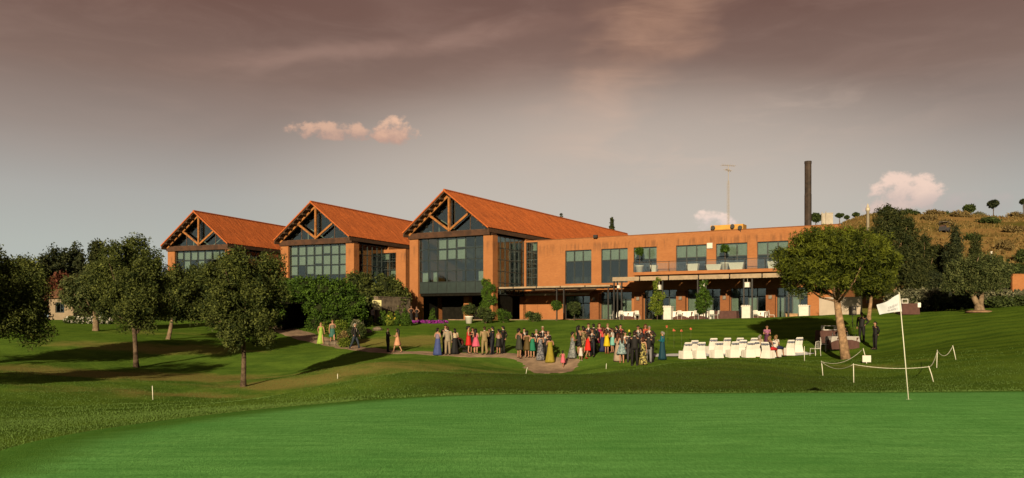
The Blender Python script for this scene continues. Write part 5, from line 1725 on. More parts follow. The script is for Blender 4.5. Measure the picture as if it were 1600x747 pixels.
def cafe_chair(label, px, v, rz, mm=WHITEM, loc=None, group='white terrace chairs', style=0):
    p_ = BW(U(px, v), v, ZT) if loc is None else loc
    root = thing('terrace_chair', label, 'chair', p_, rz, group)
    q = MB(); q.b2(-.22, .22, -.22, .22, .43, .46); q.build('seat', mm, root)
    for a in (-1, 1):
        q = MB(); q.tube([(a * .2, .2, .43), (a * .22, .23, 0)], .013, 6); q.build('leg', mm, root)
        q = MB(); q.tube([(a * .2, -.24, 0), (a * .2, -.2, .45), (a * .19, -.26, .86)], .013, 6); q.build('leg', mm, root)
    q = MB()
    if style:
        for i in range(4):
            q.tube([(-.15 + .1 * i, -.215, .46), (-.15 + .1 * i, -.26, .84)], .009, 5)
        q.tube([(-.19, -.26, .86), (0, -.28, .9), (.19, -.26, .86)], .013, 6)
    else:
        r_ = []
        for z_ in (.52, .6, .7, .8, .87):
            hw_ = .2 if z_ < .85 else .16
            yy_ = -.215 - (z_ - .46) * .11
            r_.append([(-hw_, yy_, z_), (0, yy_ - .03, z_), (hw_, yy_, z_), (hw_, yy_ + .015, z_), (0, yy_ - .015, z_), (-hw_, yy_ + .015, z_)])
        q.rings(r_)
    q.build('backrest', mm, root)
    return root
GTb = 'terrace tables'
cloth_table('dining_table', 'white-clothed table with brown skirt at the left end of the set tables', 981, 2.6, 1.9, 1.0, .78, CLOTH, BROWN, GTb, items=True)
cloth_table('dining_table', 'white-clothed table just right of the first white pedestal', 1066, 2.6, 1.5, 1.0, .78, CLOTH, BROWN, GTb)
cloth_table('dining_table', 'white-clothed table between the pedestal table and the brown buffet', 1092, 2.6, 1.9, 1.0, .80, CLOTH, BROWN, GTb, items=True)
cloth_table('buffet_table', 'long table under plain brown cloth on the terrace', 1136, 2.8, 1.9, .9, .82, BROWN, BROWN, GTb, drop=.74)
cloth_table('dining_table', 'white-clothed small table between the second pedestal and a brick pier', 1187, 2.6, 1.25, .9, .78, CLOTH, BROWN, GTb)
for px, v, rz, lab in ((955.5, 2.4, R(60), 'white chair at the left end of the leftmost table'), (972, 1.95, R(-30), 'white chair in front of the leftmost table, left one'), (996, 1.95, R(-22), 'white chair in front of the leftmost table, right one'),
                       (1063, 1.95, R(-30), 'white chair in front of the table by the first pedestal'), (1089.5, 1.95, R(-35), 'white chair in front of the table before the brown buffet'),
                       (1112, 2.1, R(-10), 'white chair between white table and brown buffet, left one'), (1119.5, 2.3, R(50), 'white chair turned sideways beside the brown buffet'),
                       (1181.5, 1.95, R(-30), 'white chair in front of the small table by the second pedestal'), (1206, 2.3, R(-115), 'white chair in profile before the right brick pier')):
    cafe_chair(lab, px, v, rz)
def pedestal(px, v, label, w_=.74, hgt=1.3, py=None):
    q = MB()
    q.b2(-w_ / 2, w_ / 2, -w_ / 2, w_ / 2, 0, hgt - .12)
    q.b2(-w_ / 2 - .05, w_ / 2 + .05, -w_ / 2 - .05, w_ / 2 + .05, hgt - .118, hgt - .04)
    q.b2(-w_ / 2 + .06, w_ / 2 - .06, -w_ / 2 - .012, -w_ / 2 - .002, .1, hgt - .22)
    for i in range(5):
        q.b2(-w_ / 2 + .02 + i * .15, -w_ / 2 + .1 + i * .15, -w_ / 2 - .04, -w_ / 2 + .04, hgt - .038, hgt + .03)
    tag(q.build('white_pedestal', WHITE, None, False, BW(U(px, v), v, ZT), -R(30)), label, 'pedestal', 'white pedestals')
pedestal(1044.5, 1.9, 'tall white pedestal left of the two set tables')
pedestal(1167, 1.9, 'tall white pedestal right of the brown buffet')
pedestal(1257, 1.9, 'white pedestal half hidden by the big pine', .8)
q = MB(); q.b2(-.55, .55, -.3, .3, 0, .5); q.b2(-.6, .6, -.35, .35, .5, .56)
tag(q.build('wooden_crate', mat('pale_wood', (.26, .16, .085), .8, .2, .2, 5), None, False, BW(U(1239, 2.4), 2.4, ZT), -R(30)), 'pale wooden planter box at the foot of the right terrace doors', 'planter')
q = MB(); q.lathe([(.05, 0), (.06, .1), (.06, .28), (.02, .3)], (0, 0, 0), 8)
tag(q.build('terrace_lantern', WHITE, None, False, BW(U(1110.5, 1.75), 1.75, ZT)), 'little white lantern on the terrace edge before the brown buffet', 'lantern')
# square paper lanterns under the pergola
for px, py, lab in ((1030, 449, 'white square lantern hanging by the loose climber'), (1098, 446.5, 'white square lantern hanging above the dense climber'), (1168, 445, 'white square lantern with a cross bar between right pergola posts'), (967, 448, 'small white lantern at the left pergola posts')):
    v = 1.55
    p_ = BW(U(px, v), v, ZP(py, px, v))
    q = MB(); a = .2 if px > 1000 else .12
    q.box((0, 0, 0), (2 * a, 2 * a, 2 * a)); q.bar((0, 0, a), (0, 0, a + .35), .02)
    q.box((0, 0, a + .01), (2 * a + .04, 2 * a + .04, .03)); q.box((0, 0, -a - .01), (2 * a + .04, 2 * a + .04, .03))
    tag(q.build('hanging_lantern', WHITE, None, False, p_, -R(30)), lab, 'lantern', 'hanging lanterns')
# balcony planters
for px, w_, hgt, lab in ((1022, .6, .62, 'white square planter near the left end of the balcony'), (1083, 1.1, .62, 'white tapered planter on the balcony before the second door'), (1116, 1.5, .5, 'long low white planter on the balcony before the third door'), (1151, 1.4, .6, 'white tapered trough right of the balcony topiary'), (1207, .8, .6, 'white planter near the pine on the balcony')):
    q = MB(); h_ = hgt
    q.rings([[(-w_ * .4, -.22, 0), (w_ * .4, -.22, 0), (w_ * .4, .22, 0), (-w_ * .4, .22, 0)], [(-w_ * .5, -.28, h_), (w_ * .5, -.28, h_), (w_ * .5, .28, h_), (-w_ * .5, .28, h_)],
             [(-w_ * .52, -.3, h_ + .01), (w_ * .52, -.3, h_ + .01), (w_ * .52, .3, h_ + .01), (-w_ * .52, .3, h_ + .01)], [(-w_ * .52, -.3, h_ + .08), (w_ * .52, -.3, h_ + .08), (w_ * .52, .3, h_ + .08), (-w_ * .52, .3, h_ + .08)]])
    tag(q.build('balcony_planter', WHITE, None, False, BW(U(px, 5.6), 5.6, 6.163), -R(30)), lab, 'planter', 'white balcony planters')
# white screen wall behind the pine
a_ = Vector(W(1280, 490, 66)); b_ = Vector(W(1345, 490, 63))
d_ = b_ - a_
q = MB(); q.b2(0, d_.xy.length, 0, .2, -.5, 1.42); q.b2(-.03, d_.xy.length + .03, -.03, .23, 1.42, 1.48)
tag(q.build('white_screen_wall', mat('pale_cream_wall', (.34, .29, .24), .9, .1, .1, 1), None, False, (a_.x, a_.y, float(H(a_.x, a_.y))), math.atan2(d_.y, d_.x)), 'low pale wall seen behind the pine trunk', 'wall')

# ------------------------------------------------------------------ poster on an easel by the clipped cones
g = P(589, 78)
ea = thing('poster_easel', 'cream poster board on an easel above the clipped shrubs', 'easel', g, R(-8))
b0 = EYE + (HZ - 484) / F * 78 - g.z; t0 = EYE + (HZ - 469) / F * 78 - g.z
q = MB(); q.b2(-.46, .46, -.03, 0, b0, t0); bd = q.build('poster', mat('cream_poster', (.36, .34, .17), .8, .2, .06, 2), ea)
for a in (-1, 1):
    q = MB(); q.bar((a * .42, .03, 0), (a * .08, .03, t0 + .3), .045); q.build('leg', BARKO, ea)
q = MB(); q.bar((0, .6, 0), (0, .06, t0 + .2), .045); q.build('leg', BARKO, ea)

# ------------------------------------------------------------------ wedding chairs and aisle
CARPET = mat('white_carpet', (.42, .43, .47), .9, .1, .08, 3)
ga, gb_ = G(1016, 555.5), G(1262, 551)
q = MB()
N = 40
d_ = (gb_ - ga); nn_ = Vector((-d_.y, d_.x, 0)).normalized()
rows_ = []
for i in range(N + 1):
    c_ = ga.lerp(gb_, i / N)
    rows_.append([(c_.x + nn_.x * s_, c_.y + nn_.y * s_, float(H(c_.x + nn_.x * s_, c_.y + nn_.y * s_)) + .03 + .008 * math.sin(i * 1.7 + s_ * 4)) for s_ in np.linspace(-.75, .75, 5)])
q.add([p_ for r_ in rows_ for p_ in r_], [(i * 5 + j, i * 5 + j + 1, i * 5 + j + 6, i * 5 + j + 5) for i in range(N) for j in range(4)])
tag(q.build('aisle_carpet', CARPET, None, True), 'long white aisle carpet laid across the lawn', 'carpet')
BANDM = mat('grey_bow_ribbon', (.075, .08, .11), .7, .2, .5, 14)
COVER = mat('white_chair_cover', (.46, .445, .42), .9, .1, .05, 3)
def make_cover_chair():
    root = link('covered_chair', None)
    q = MB()
    def ring(z_, x0, x1, y0, y1):
        return [(x0, y0, z_), ((x0 + x1) / 2, y0 - .01, z_), (x1, y0, z_), (x1, (y0 + y1) / 2, z_), (x1, y1, z_), ((x0 + x1) / 2, y1 + .01, z_), (x0, y1, z_), (x0, (y0 + y1) / 2, z_)]
    q.rings([ring(.0, -.24, .24, -.26, .22), ring(.25, -.235, .235, -.25, .215), ring(.45, -.225, .225, -.24, .22), ring(.48, -.22, .22, -.23, .215)])
    q.build('seat_cover', COVER, root, False)
    q = MB()
    q.rings([ring(.0, -.29, .27, -.36, -.22), ring(.30, -.25, .24, -.30, -.20), ring(.5, -.225, .225, -.27, -.19), ring(.75, -.215, .215, -.335, -.265), ring(.98, -.20, .20, -.395, -.335), ring(1.02, -.18, .18, -.395, -.345)])
    q.build('back_cover', COVER, root, False)
    q = MB()
    for i in range(4):
        q.ball((-.15 + .1 * i, -.385, .87 + .01 * (i % 2)), (.062, .05, .07), 7, 5)
    q.b2(-.222, .222, -.385, -.285, .85, .90)
    q.build('ribbon', BANDM, root)
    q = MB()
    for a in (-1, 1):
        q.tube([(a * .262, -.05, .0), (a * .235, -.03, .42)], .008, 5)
    q.build('fold_shade', mat('cover_fold_shadow_cloth', (.25, .235, .2), .9, .1), root)  # fold shadow put in as strips of darker cloth
    return root
CH = make_cover_chair()
chs = [(1070, 560.5, 'white covered chair at the left end of the front row'), (1091, 560, 'second white covered chair of the front row'), (1118, 559, 'third white covered chair of the front row, one dark red bow'), (1143, 558.5, 'fourth white covered chair of the front row'),
       (1168, 558.5, 'white covered chair left of the seated guests'), (1201, 559.5, 'white covered chair under the seated woman in black and red'),
       (1110, 552.5, 'leftmost chair of the second covered row'), (1131, 552, 'second chair of the second covered row'), (1151, 551.5, 'third chair of the second covered row'), (1173, 551.5, 'chair of the second covered row behind the seated guests'),
       (1080, 556.5, 'half hidden covered chair behind the left end of the front row'), (1156, 555.5, 'half hidden covered chair between the two rows'), (1186, 557, 'covered chair under the seated grey-haired woman'), (1211, 557.5, 'covered chair under the seated guest in white top'),
       (1230, 555, 'white covered chair alone right of the seated guests'), (1243.5, 550.5, 'small-looking covered chair farthest right')]
CPOS = {}
for i, (px, py, lab) in enumerate(chs):
    c_ = CH if i == 0 else copy_tree(CH)
    g = G(px, py)
    c_.location = g
    c_.rotation_euler = (0, 0, R((-50 if px in (1186, 1201, 1211) else 20) + random.uniform(-5, 5)))
    s_ = .90
    c_.scale = (1.2, 1.0, .94)
    tag(c_, lab, 'chair', 'white covered wedding chairs')
    CPOS[px] = g
for px, py, top, mm, lab in ((1053, 545, 516.5, FL_RED, 'coral paper flower on a stick right of the woman in teal'), (1065, 543, 517, FL_RED, 'pale coral flower on a stick, second from the left'), (1079.5, 540, 514, FL_RED, 'coral flower on a stick nearest the chairs'), (1042, 540, 510, FL_RED, 'coral flower on a stick above the woman in teal'), (983, 545, 517, FL_YEL, 'yellow flower on a stick inside the crowd')):
    g = G(px, py); s_ = g.y / F
    h_ = (py - top) * s_
    r_ = thing('flower_stick', lab, 'flower', g, 0, 'flowers on sticks along the aisle')
    q = MB(); q.tube([(0, 0, -.05), (0, 0, h_)], .008, 5); q.build('stick', mat('green_cane', (.07, .09, .03), .8, .2), r_)
    V, t_ = leaf_cloud(np.array([[0, 0, h_]]), .07, 26, .055, np.array([.5]), .8)
    link('bloom', tris_mesh('bloom', V, t_, mm), r_)

# ------------------------------------------------------------------ drinks table under the pine
g = G(1322, 552) + Vector((.35, 1.4, 0)); g.z = float(H(g.x, g.y))
cloth_table('drinks_table', 'brown-skirted drinks table with glassware behind the pine trunk', 0, 0, 1.75, .8, .86, mat('grey_silver_cloth', (.22, .21, .2), .8, .2, .1, 5), BROWN, None, g, R(4), .2)
for i in range(9):
    q = MB(); x_ = -.75 + 1.5 * ((i * 37) % 9) / 8; y_ = -.25 + .5 * ((i * 5) % 4) / 3
    q.lathe([(.035, 0), (.035, .16 + .02 * (i % 3)), (.015, .2), (.015, .26)] if i % 3 == 0 else [(.032, 0), (.038, .13)], (x_, y_, .862), 8)
    tag(q.build('bottle' if i % 3 == 0 else 'tumbler', CLEAR if i % 3 else BLACKM, None, False, g, R(4)), ('dark bottle standing on the drinks table behind the pine' if i % 3 == 0 else 'glass tumbler standing on the drinks table behind the pine'), 'bottle' if i % 3 == 0 else 'glass', 'bottles on the drinks table' if i % 3 == 0 else 'tumblers on the drinks table')
g2 = g + Vector((.2, 2.6, 0)); g2.z = float(H(g2.x, g2.y))
cloth_table('drinks_table', 'dark second drinks table farther behind the pine', 0, 0, 1.5, .7, .9, BROWN, BROWN, None, g2, R(4), .75)
q = MB(); q.b2(-.45, .45, -.2, .2, 0, .05); q.b2(-.45, .45, -.2, .2, .28, .31); q.b2(-.45, -.41, -.2, .2, .05, .28); q.b2(.41, .45, -.2, .2, .05, .28)
tag(q.build('serving_rack', WHITEM, None, False, (g2.x, g2.y, g2.z + .905), R(4)), 'white serving rack on the dark second drinks table', 'rack')
# two folding garden chairs
for px, py, rz, lab in ((1274, 556, R(20), 'white metal garden chair left of the drinks table, the nearer one'), (1290, 549, R(-60), 'white wire-backed garden chair beside the drinks table')):
    cafe_chair(lab, px, 0, rz, WHITEM, G(px, py), 'metal garden chairs', 1)
# loudspeaker on a stand
g = P(1332, 57)
sp_ = thing('loudspeaker', 'black loudspeaker on a stand behind the pine', 'loudspeaker', g, R(15))
q = MB(); q.rings([[(-.2, -.18, 1.15), (.2, -.18, 1.15), (.15, .2, 1.15), (-.15, .2, 1.15)], [(-.2, -.18, 1.8), (.2, -.18, 1.8), (.15, .2, 1.8), (-.15, .2, 1.8)]]); q.build('cabinet', BLACKM, sp_)
q = MB(); q.tube([(0, -.185, 1.38), (0, -.195, 1.38)], .15, 14); q.tube([(0, -.185, 1.68), (0, -.195, 1.68)], .06, 12); q.build('speaker_cone', CONC, sp_)
q = MB(); q.tube([(0, 0, .3), (0, 0, 1.15)], .02, 8); q.build('pole', BLACKM, sp_)
for i in range(3):
    a = i * 2.09
    q = MB(); q.tube([(0, 0, .7), (.42 * math.cos(a), .42 * math.sin(a), 0)], .013, 6); q.build('leg', BLACKM, sp_)
# brown chest with a frame on top, behind the flag
g = P(1420, 61.5)
ch_ = thing('serving_counter', 'brown cloth-covered counter behind the golf flag', 'counter', g, R(-4))
q = MB(); q.rings([[(-.68, -.38, 0), (.68, -.38, 0), (.68, .38, 0), (-.68, .38, 0)], [(-.63, -.34, .82), (.63, -.34, .82), (.63, .34, .82), (-.63, .34, .82)], [(-.6, -.31, .85), (.6, -.31, .85), (.6, .31, .85), (-.6, .31, .85)]]); q.build('skirt', BROWN, ch_)
q = MB(); q.b2(.5, .72, -.42, -.1, .55, .9); q.build('cloth_corner', CLOTH, ch_)
q = MB()
for a, b, c_, d_ in ((-.55, -.06, .855, .90), (-.55, -.06, 1.16, 1.21)):
    q.b2(a, b, -.05, 0, c_, d_)
q.b2(-.55, -.50, -.05, 0, .901, 1.159); q.b2(-.11, -.06, -.05, 0, .901, 1.159)
tag(q.build('picture_stand', WHITEM, None, False, g, R(-4)), 'empty white frame standing on the brown counter behind the flag', 'picture stand')
q = MB(); q.lathe([(.04, 0), (.09, .03), (.11, .3), (.06, .5), (.08, .55), (.02, .7)], (0, 0, 0), 10)
g = P(1484.5, 62.5)
tag(q.build('garden_statue', WHITE, None, True, (g.x, g.y, EYE + (HZ - 457) / F * 62.5 - .35)), 'tiny pale figure ornament above the hedge left of the olive', 'ornament')

# ------------------------------------------------------------------ golf buggy on the hill
Yg = 150
g = P(1476, Yg)
bu = thing('golf_buggy', 'small dark golf buggy parked on the dry hillside', 'golf buggy', g, R(40))
DK = mat('dark_buggy_paint', (.03, .03, .032), .4, .4)
q = MB(); q.b2(-1.1, 1.1, -.6, .6, .3, .75); q.b2(.7, 1.15, -.58, .58, .75, 1.0); q.b2(-1.15, -.6, -.58, .58, .75, 1.05); q.build('body', DK, bu)
q = MB(); q.b2(-1.0, .8, -.62, .62, 1.9, 1.98); q.build('roof', CONC, bu)
for a in (-.95, .75):
    for b in (-.55, .55):
        q = MB(); q.bar((a, b, .75), (a * .95, b, 1.9), .05); q.build('roof_post', BLACKM, bu)
        q = MB(); q.tube([(a * .85, b - .1, .26), (a * .85, b + .1, .26)], .26, 12); q.build('wheel', BLACKM, bu)
q = MB(); q.b2(-.55, .0, -.5, .5, .75, .9); q.b2(-.62, -.5, -.5, .5, .9, 1.35); q.build('seat', BROWN, bu)
# ------------------------------------------------------------------ people
SKIN = mat('sunlit_skin', (.235, .125, .078), .6, .3, .08, 8)
SKIN2 = mat('tanned_skin', (.18, .088, .052), .6, .3, .08, 8)
DARKE = mat('eyes_dark', (.012, .009, .008), .4, .4)
LIPS = mat('lips_red', (.16, .035, .03), .5, .3)
def printed(c, c2):
    a = tuple(v * .36 for v in lin(c)); b = tuple(v * .36 for v in lin(c2))
    def fn(t, p, vec):
        t.put(p.inputs['Base Color'], t.mix(t.rng(t.noise(vec, 11.0, 2, .5), .46, .54), a, b))
    return mat('print_%d_%d_%d' % c, a, .8, .2, fn=fn)
def skin_body(J, RAD, E, name, m_):
    """one continuous body from joints, radii and bones (Skin modifier, applied)"""
    me = bpy.data.meshes.new(name)
    names = list(J)
    ix = {n_: i for i, n_ in enumerate(names)}
    me.from_pydata([J[n_] for n_ in names], [(ix[a], ix[b]) for a, b in E], [])
    o = bpy.data.objects.new(name, me)
    COL.objects.link(o)
    o.modifiers.new('skin', 'SKIN')
    if not me.skin_vertices:
        me.attributes.new('x', 'FLOAT', 'POINT') if False else None
    sl = me.skin_vertices[0].data
    for n_ in names:
        r_ = RAD[n_]
        sl[ix[n_]].radius = r_ if isinstance(r_, tuple) else (r_, r_)
        sl[ix[n_]].use_root = n_ == 'pelvis'
    ss_ = o.modifiers.new('sub', 'SUBSURF'); ss_.levels = 1; ss_.render_levels = 1
    return o
def person(label, loc, ht, face, kind, c1, c2=None, hair=(30, 22, 18), hairlen=0, pose='stand', arms='down', skin=None, seat=.47, c3=None, shoe=(20, 18, 18), lean=0.0, wide=1.0, glass=False, bald=False, hat=None, pattern=None):
    """face: 0 = back to the camera, 180 = towards it, 90 = looks to the left.  kind: suit, dress, gown, skirt, trousers"""
    sc = ht / 1.72
    rs = random.Random(label)
    skin = skin or (SKIN if rs.random() < .6 else SKIN2)
    f = kind not in ('suit', 'trousers')
    if arms == 'down':
        arms = rs.choice(['down', ('down', 'bent'), ('bent', 'down'), ('hip', 'down'), 'bent'])
    sw = (.165 if f else .195) * wide
    J = dict(pelvis=(0, 0, .93), waist=(0, -.01, 1.08), chest=(0, 0, 1.28), neck0=(0, -.015, 1.43), neck=(0, 0, 1.49), head=(0, .015, 1.585), crown=(0, .005, 1.665))
    RAD = dict(pelvis=(.135 * wide, .105), waist=(.112 * wide, .085), chest=(.135 * wide, .095), neck0=(.06, .055), neck=(.046, .05), head=(.072, .09), crown=(.055, .065))
    E = [('pelvis', 'waist'), ('waist', 'chest'), ('chest', 'neck0'), ('neck0', 'neck'), ('neck', 'head'), ('head', 'crown')]
    st = {'stand': (.02, -.02), 'walk': (.26, -.24), 'sit': (0, 0)}[pose]
    for s_, nm, fw in ((-1, 'l', st[0]), (1, 'r', st[1])):
        hx = .085 * wide
        if pose == 'sit':
            J['hip' + nm] = (s_ * hx, .02, seat + .10)
            J['knee' + nm] = (s_ * .11, .42, seat + .06)
            J['ank' + nm] = (s_ * .11, .46 + .05 * s_, .08)
            J['toe' + nm] = (s_ * .12, .62 + .05 * s_, .035)
        else:
            sp = .05 if not f else .02
            J['hip' + nm] = (s_ * hx, 0, .86)
            J['knee' + nm] = (s_ * (hx + sp * .4), fw * .55 + .02, .48)
            J['ank' + nm] = (s_ * (hx + sp * .6), fw * 1.0 - (.05 if pose == 'walk' and fw < 0 else 0), .085 + (.05 if pose == 'walk' and fw < 0 else 0))
            J['toe' + nm] = (s_ * (hx + sp), fw * 1.0 + .14 - (.05 if pose == 'walk' and fw < 0 else 0), .03)
        RAD['hip' + nm] = .088; RAD['knee' + nm] = .055; RAD['ank' + nm] = .036; RAD['toe' + nm] = (.035, .025)
        E += [('pelvis', 'hip' + nm), ('hip' + nm, 'knee' + nm), ('knee' + nm, 'ank' + nm), ('ank' + nm, 'toe' + nm)]
        am = arms if isinstance(arms, str) else arms[0 if s_ < 0 else 1]
        J['sh' + nm] = (s_ * sw, -.01, 1.385)
        if am == 'down':
            J['el' + nm] = (s_ * (sw + .05), -.03, 1.11); J['wr' + nm] = (s_ * (sw + .055), .05, .87)
        elif am == 'bent':
            J['el' + nm] = (s_ * (sw + .05), -.03, 1.12); J['wr' + nm] = (s_ * (sw - .06), .2, 1.17)
        elif am == 'raise':
            J['el' + nm] = (s_ * (sw + .12), .1, 1.28); J['wr' + nm] = (s_ * (sw + .02), .16, 1.52)
        elif am == 'hip':
            J['el' + nm] = (s_ * (sw + .17), -.08, 1.16); J['wr' + nm] = (s_ * (sw + .01), .02, 1.0)
        elif am == 'cross':
            J['el' + nm] = (s_ * (sw + .03), .04, 1.13); J['wr' + nm] = (-s_ * .06, .17, 1.16)
        elif am == 'back':
            J['el' + nm] = (s_ * (sw + .06), -.1, 1.14); J['wr' + nm] = (s_ * .05, -.15, .95)
        elif am == 'lap':
            J['el' + nm] = (s_ * (sw + .05), .03, 1.12); J['wr' + nm] = (s_ * .06, .24, .98)
        elif am == 'swing':
            J['el' + nm] = (s_ * (sw + .04), -.12 * s_ * 1.2, 1.13); J['wr' + nm] = (s_ * (sw + .03), -.12 * s_ + .1, .92)
        RAD['sh' + nm] = .055 if f else .065; RAD['el' + nm] = .038 if f else .045; RAD['wr' + nm] = .026
        d = Vector(J['wr' + nm]) - Vector(J['el' + nm]); d.normalize()
        J['ha' + nm] = tuple(Vector(J['wr' + nm]) + d * .07); RAD['ha' + nm] = (.036, .02)
        E += [('chest', 'sh' + nm), ('sh' + nm, 'el' + nm), ('el' + nm, 'wr' + nm), ('wr' + nm, 'ha' + nm)]
    if pose == 'sit':
        dz_ = seat + .12 - .93
        for n_ in J:
            if n_[:-1] not in ('hip', 'knee', 'ank', 'toe'):
                J[n_] = (J[n_][0], J[n_][1] - .02, J[n_][2] + dz_)
    if lean:
        for n_ in J:
            if J[n_][2] > (.95 if pose != 'sit' else seat + .15):
                J[n_] = (J[n_][0], J[n_][1] + lean * (J[n_][2] - (.95 if pose != 'sit' else seat + .15)), J[n_][2])
    body = skin_body(J, RAD, E, 'person', skin)
    V = {n_: Vector(v_) for n_, v_ in J.items()}
    # fingers, nose, ears, eyes, mouth: joined to the body after the skin is applied
    ex = MB()
    for nm, s_ in (('l', -1), ('r', 1)):
        h0, w0 = V['ha' + nm], V['wr' + nm]
        d = (h0 - w0).normalized()
        side = d.cross(Vector((0, 0, 1)) if abs(d.z) < .8 else Vector((0, 1, 0))).normalized()
        pal = side.cross(d)
        for i, L in enumerate((.065, .075, .07, .055)):
            a = h0 + side * (-.027 + .018 * i) - d * .005
            b_ = a + d * L * .55 - pal * .006
            c_ = b_ + d * L * .4 - pal * .02
            ex.tube([a, b_, c_], [.009, .0085, .007], 5)
        a = h0 - d * .035 + side * (-.03)
        ex.tube([a, a - side * .025 + d * .025, a - side * .03 + d * .055], [.011, .01, .008], 5)
    hd = V['head']
    ex.rings([[hd + Vector((x_, y_, z_)) for x_, y_, z_ in ((-.012, .078, .03), (.012, .078, .03), (.006, .084, .04), (-.006, .084, .04))],
              [hd + Vector((x_, y_, z_)) for x_, y_, z_ in ((-.018, .085, -.022), (.018, .085, -.022), (.01, .108, -.014), (-.01, .108, -.014))]])
    for s_ in (-1, 1):
        ex.ball(hd + Vector((s_ * .075, -.005, .0)), (.012, .02, .032), 6, 5)
    ex.cur = 1
    for s_ in (-1, 1):
        ex.ball(hd + Vector((s_ * .03, .082, .022)), (.011, .008, .008), 6, 4)
    ex.cur = 2
    ex.ball(hd + Vector((0, .083, -.048)), (.024, .008, .007), 6, 4)
    # clothes -------------------------------------------------------
    def ell(c, rx, ry, n=14, rot=0.0):
        return [(c[0] + rx * math.cos(2 * math.pi * i / n), c[1] + ry * math.sin(2 * math.pi * i / n), c[2]) for i in range(n)]
    cl = []
    def lerp3(a, b, t_):
        return a.lerp(b, t_)
    pv, wa, chs_, nk = V['pelvis'], V['waist'], V['chest'], V['neck0']
    def sleeve(q, frac, extra=.014):
        for nm in 'lr':
            s0, e0, w0 = V['sh' + nm], V['el' + nm], V['wr' + nm]
            s1 = lerp3(chs_ + Vector((0, 0, .09)), s0, .55)
            if frac >= 1:
                q.tube([s1, s0, lerp3(s0, e0, .55), e0, lerp3(e0, w0, .5), w0], [.07, .068, .058, .052, .046, .04], 8)
            else:
                q.tube([s1, s0, lerp3(s0, e0, frac)], [.062, .062, .055], 8)
    M1 = paint(c1) if not pattern else printed(c1, pattern)
    M2 = paint(c2 or c1) if not pattern else printed(c2 or c1, pattern)
    if kind in ('suit', 'trousers'):
        q = MB()
        lowz = .80 if kind == 'suit' else .93
        if pose == 'sit':
            rg = [ell(pv + Vector((0, -.0, -.06)), .165 * wide, .14), ell(wa, .15 * wide, .115), ell(chs_, .175 * wide, .12), ell(nk + Vector((0, 0, -.05)), .15 * wide, .085), ell(nk + Vector((0, 0, .02)), .065, .06)]
        else:
            rg = [ell((pv.x, pv.y, lowz), .168 * wide, .128), ell(pv, .162 * wide, .126), ell(wa, .148 * wide, .112), ell(chs_, .178 * wide, .122), ell(nk + Vector((0, 0, -.055)), .155 * wide, .085), ell(nk + Vector((0, 0, .02)), .066, .062)]
        q.rings(rg)
        sleeve(q, 1.0 if kind == 'suit' else .6)
        cl.append(q.build('jacket' if kind == 'suit' else 'shirt', M1, None, True))
        if kind == 'suit':
            q = MB()
            y_ = chs_.y + .112
            q.add([(-.05, y_ - .045, nk.z + .0), (.05, y_ - .045, nk.z + .0), (.028, y_ + .016, chs_.z), (0, y_ + .014, wa.z + .02), (-.028, y_ + .016, chs_.z)], [(0, 1, 2, 3, 4)])
            q.rings([ell(nk + Vector((0, 0, .012)), .062, .06), ell(nk + Vector((0, .0, .05)), .056, .055)])
            cl.append(q.build('shirt', paint(c3 or (225, 220, 215)), None, False))
        q = MB()
        for nm in 'lr':
            h0, k0, a0 = V['hip' + nm], V['knee' + nm], V['ank' + nm]
            q.tube([lerp3(pv, h0, .8) + Vector((0, 0, .04)), h0, lerp3(h0, k0, .5), k0, lerp3(k0, a0, .5), a0 + Vector((0, 0, -.05))], [.11, .108, .092, .074, .066, .06], 9)
        if pose != 'sit':
            q.rings([ell((pv.x, pv.y, .80), .15 * wide, .115), ell(pv, .155 * wide, .118), ell((pv.x, pv.y, 1.02), .14 * wide, .108)])
        cl.append(q.build('trousers', M2, None, True))
        sh_c = shoe
    else:
        # bodice
        q = MB()
        topz = nk.z - (.09 if kind in ('dress', 'gown') else .04)
        rg = [ell(pv + Vector((0, 0, .02)), .158 * wide, .125), ell(wa, .128 * wide, .102), ell(chs_ + Vector((0, .012, -.02)), .152 * wide, .122), ell((chs_.x, nk.y + .01, topz), .125 * wide, .085)]
        if kind == 'skirt':
            rg.append(ell(nk + Vector((0, 0, .0)), .075, .065))
        q.rings(rg)
        for s_ in (-1, 1):
            q.tube([(s_ * .09, chs_.y + .085, chs_.z + .05), (s_ * .095, nk.y + .01, nk.z + .0), (s_ * .09, chs_.y - .085, chs_.z + .05)], .014, 5)
        if kind == 'skirt':
            sleeve(q, .5 if c3 is None else 1.0)
        cl.append(q.build('bodice', M1, None, True))
        q = MB()
        hem = {'dress': .50, 'gown': .03, 'skirt': .52}[kind]
        if kind == 'skirt' and c2 and shoe == 'long':
            hem = .03
        fl_ = {'dress': .235, 'gown': .30, 'skirt': .2}[kind] * wide
        if hem < .1:
            fl_ = max(fl_, .27 * wide)
        if kind == 'dress' and hairlen == 3:
            fl_ = .30
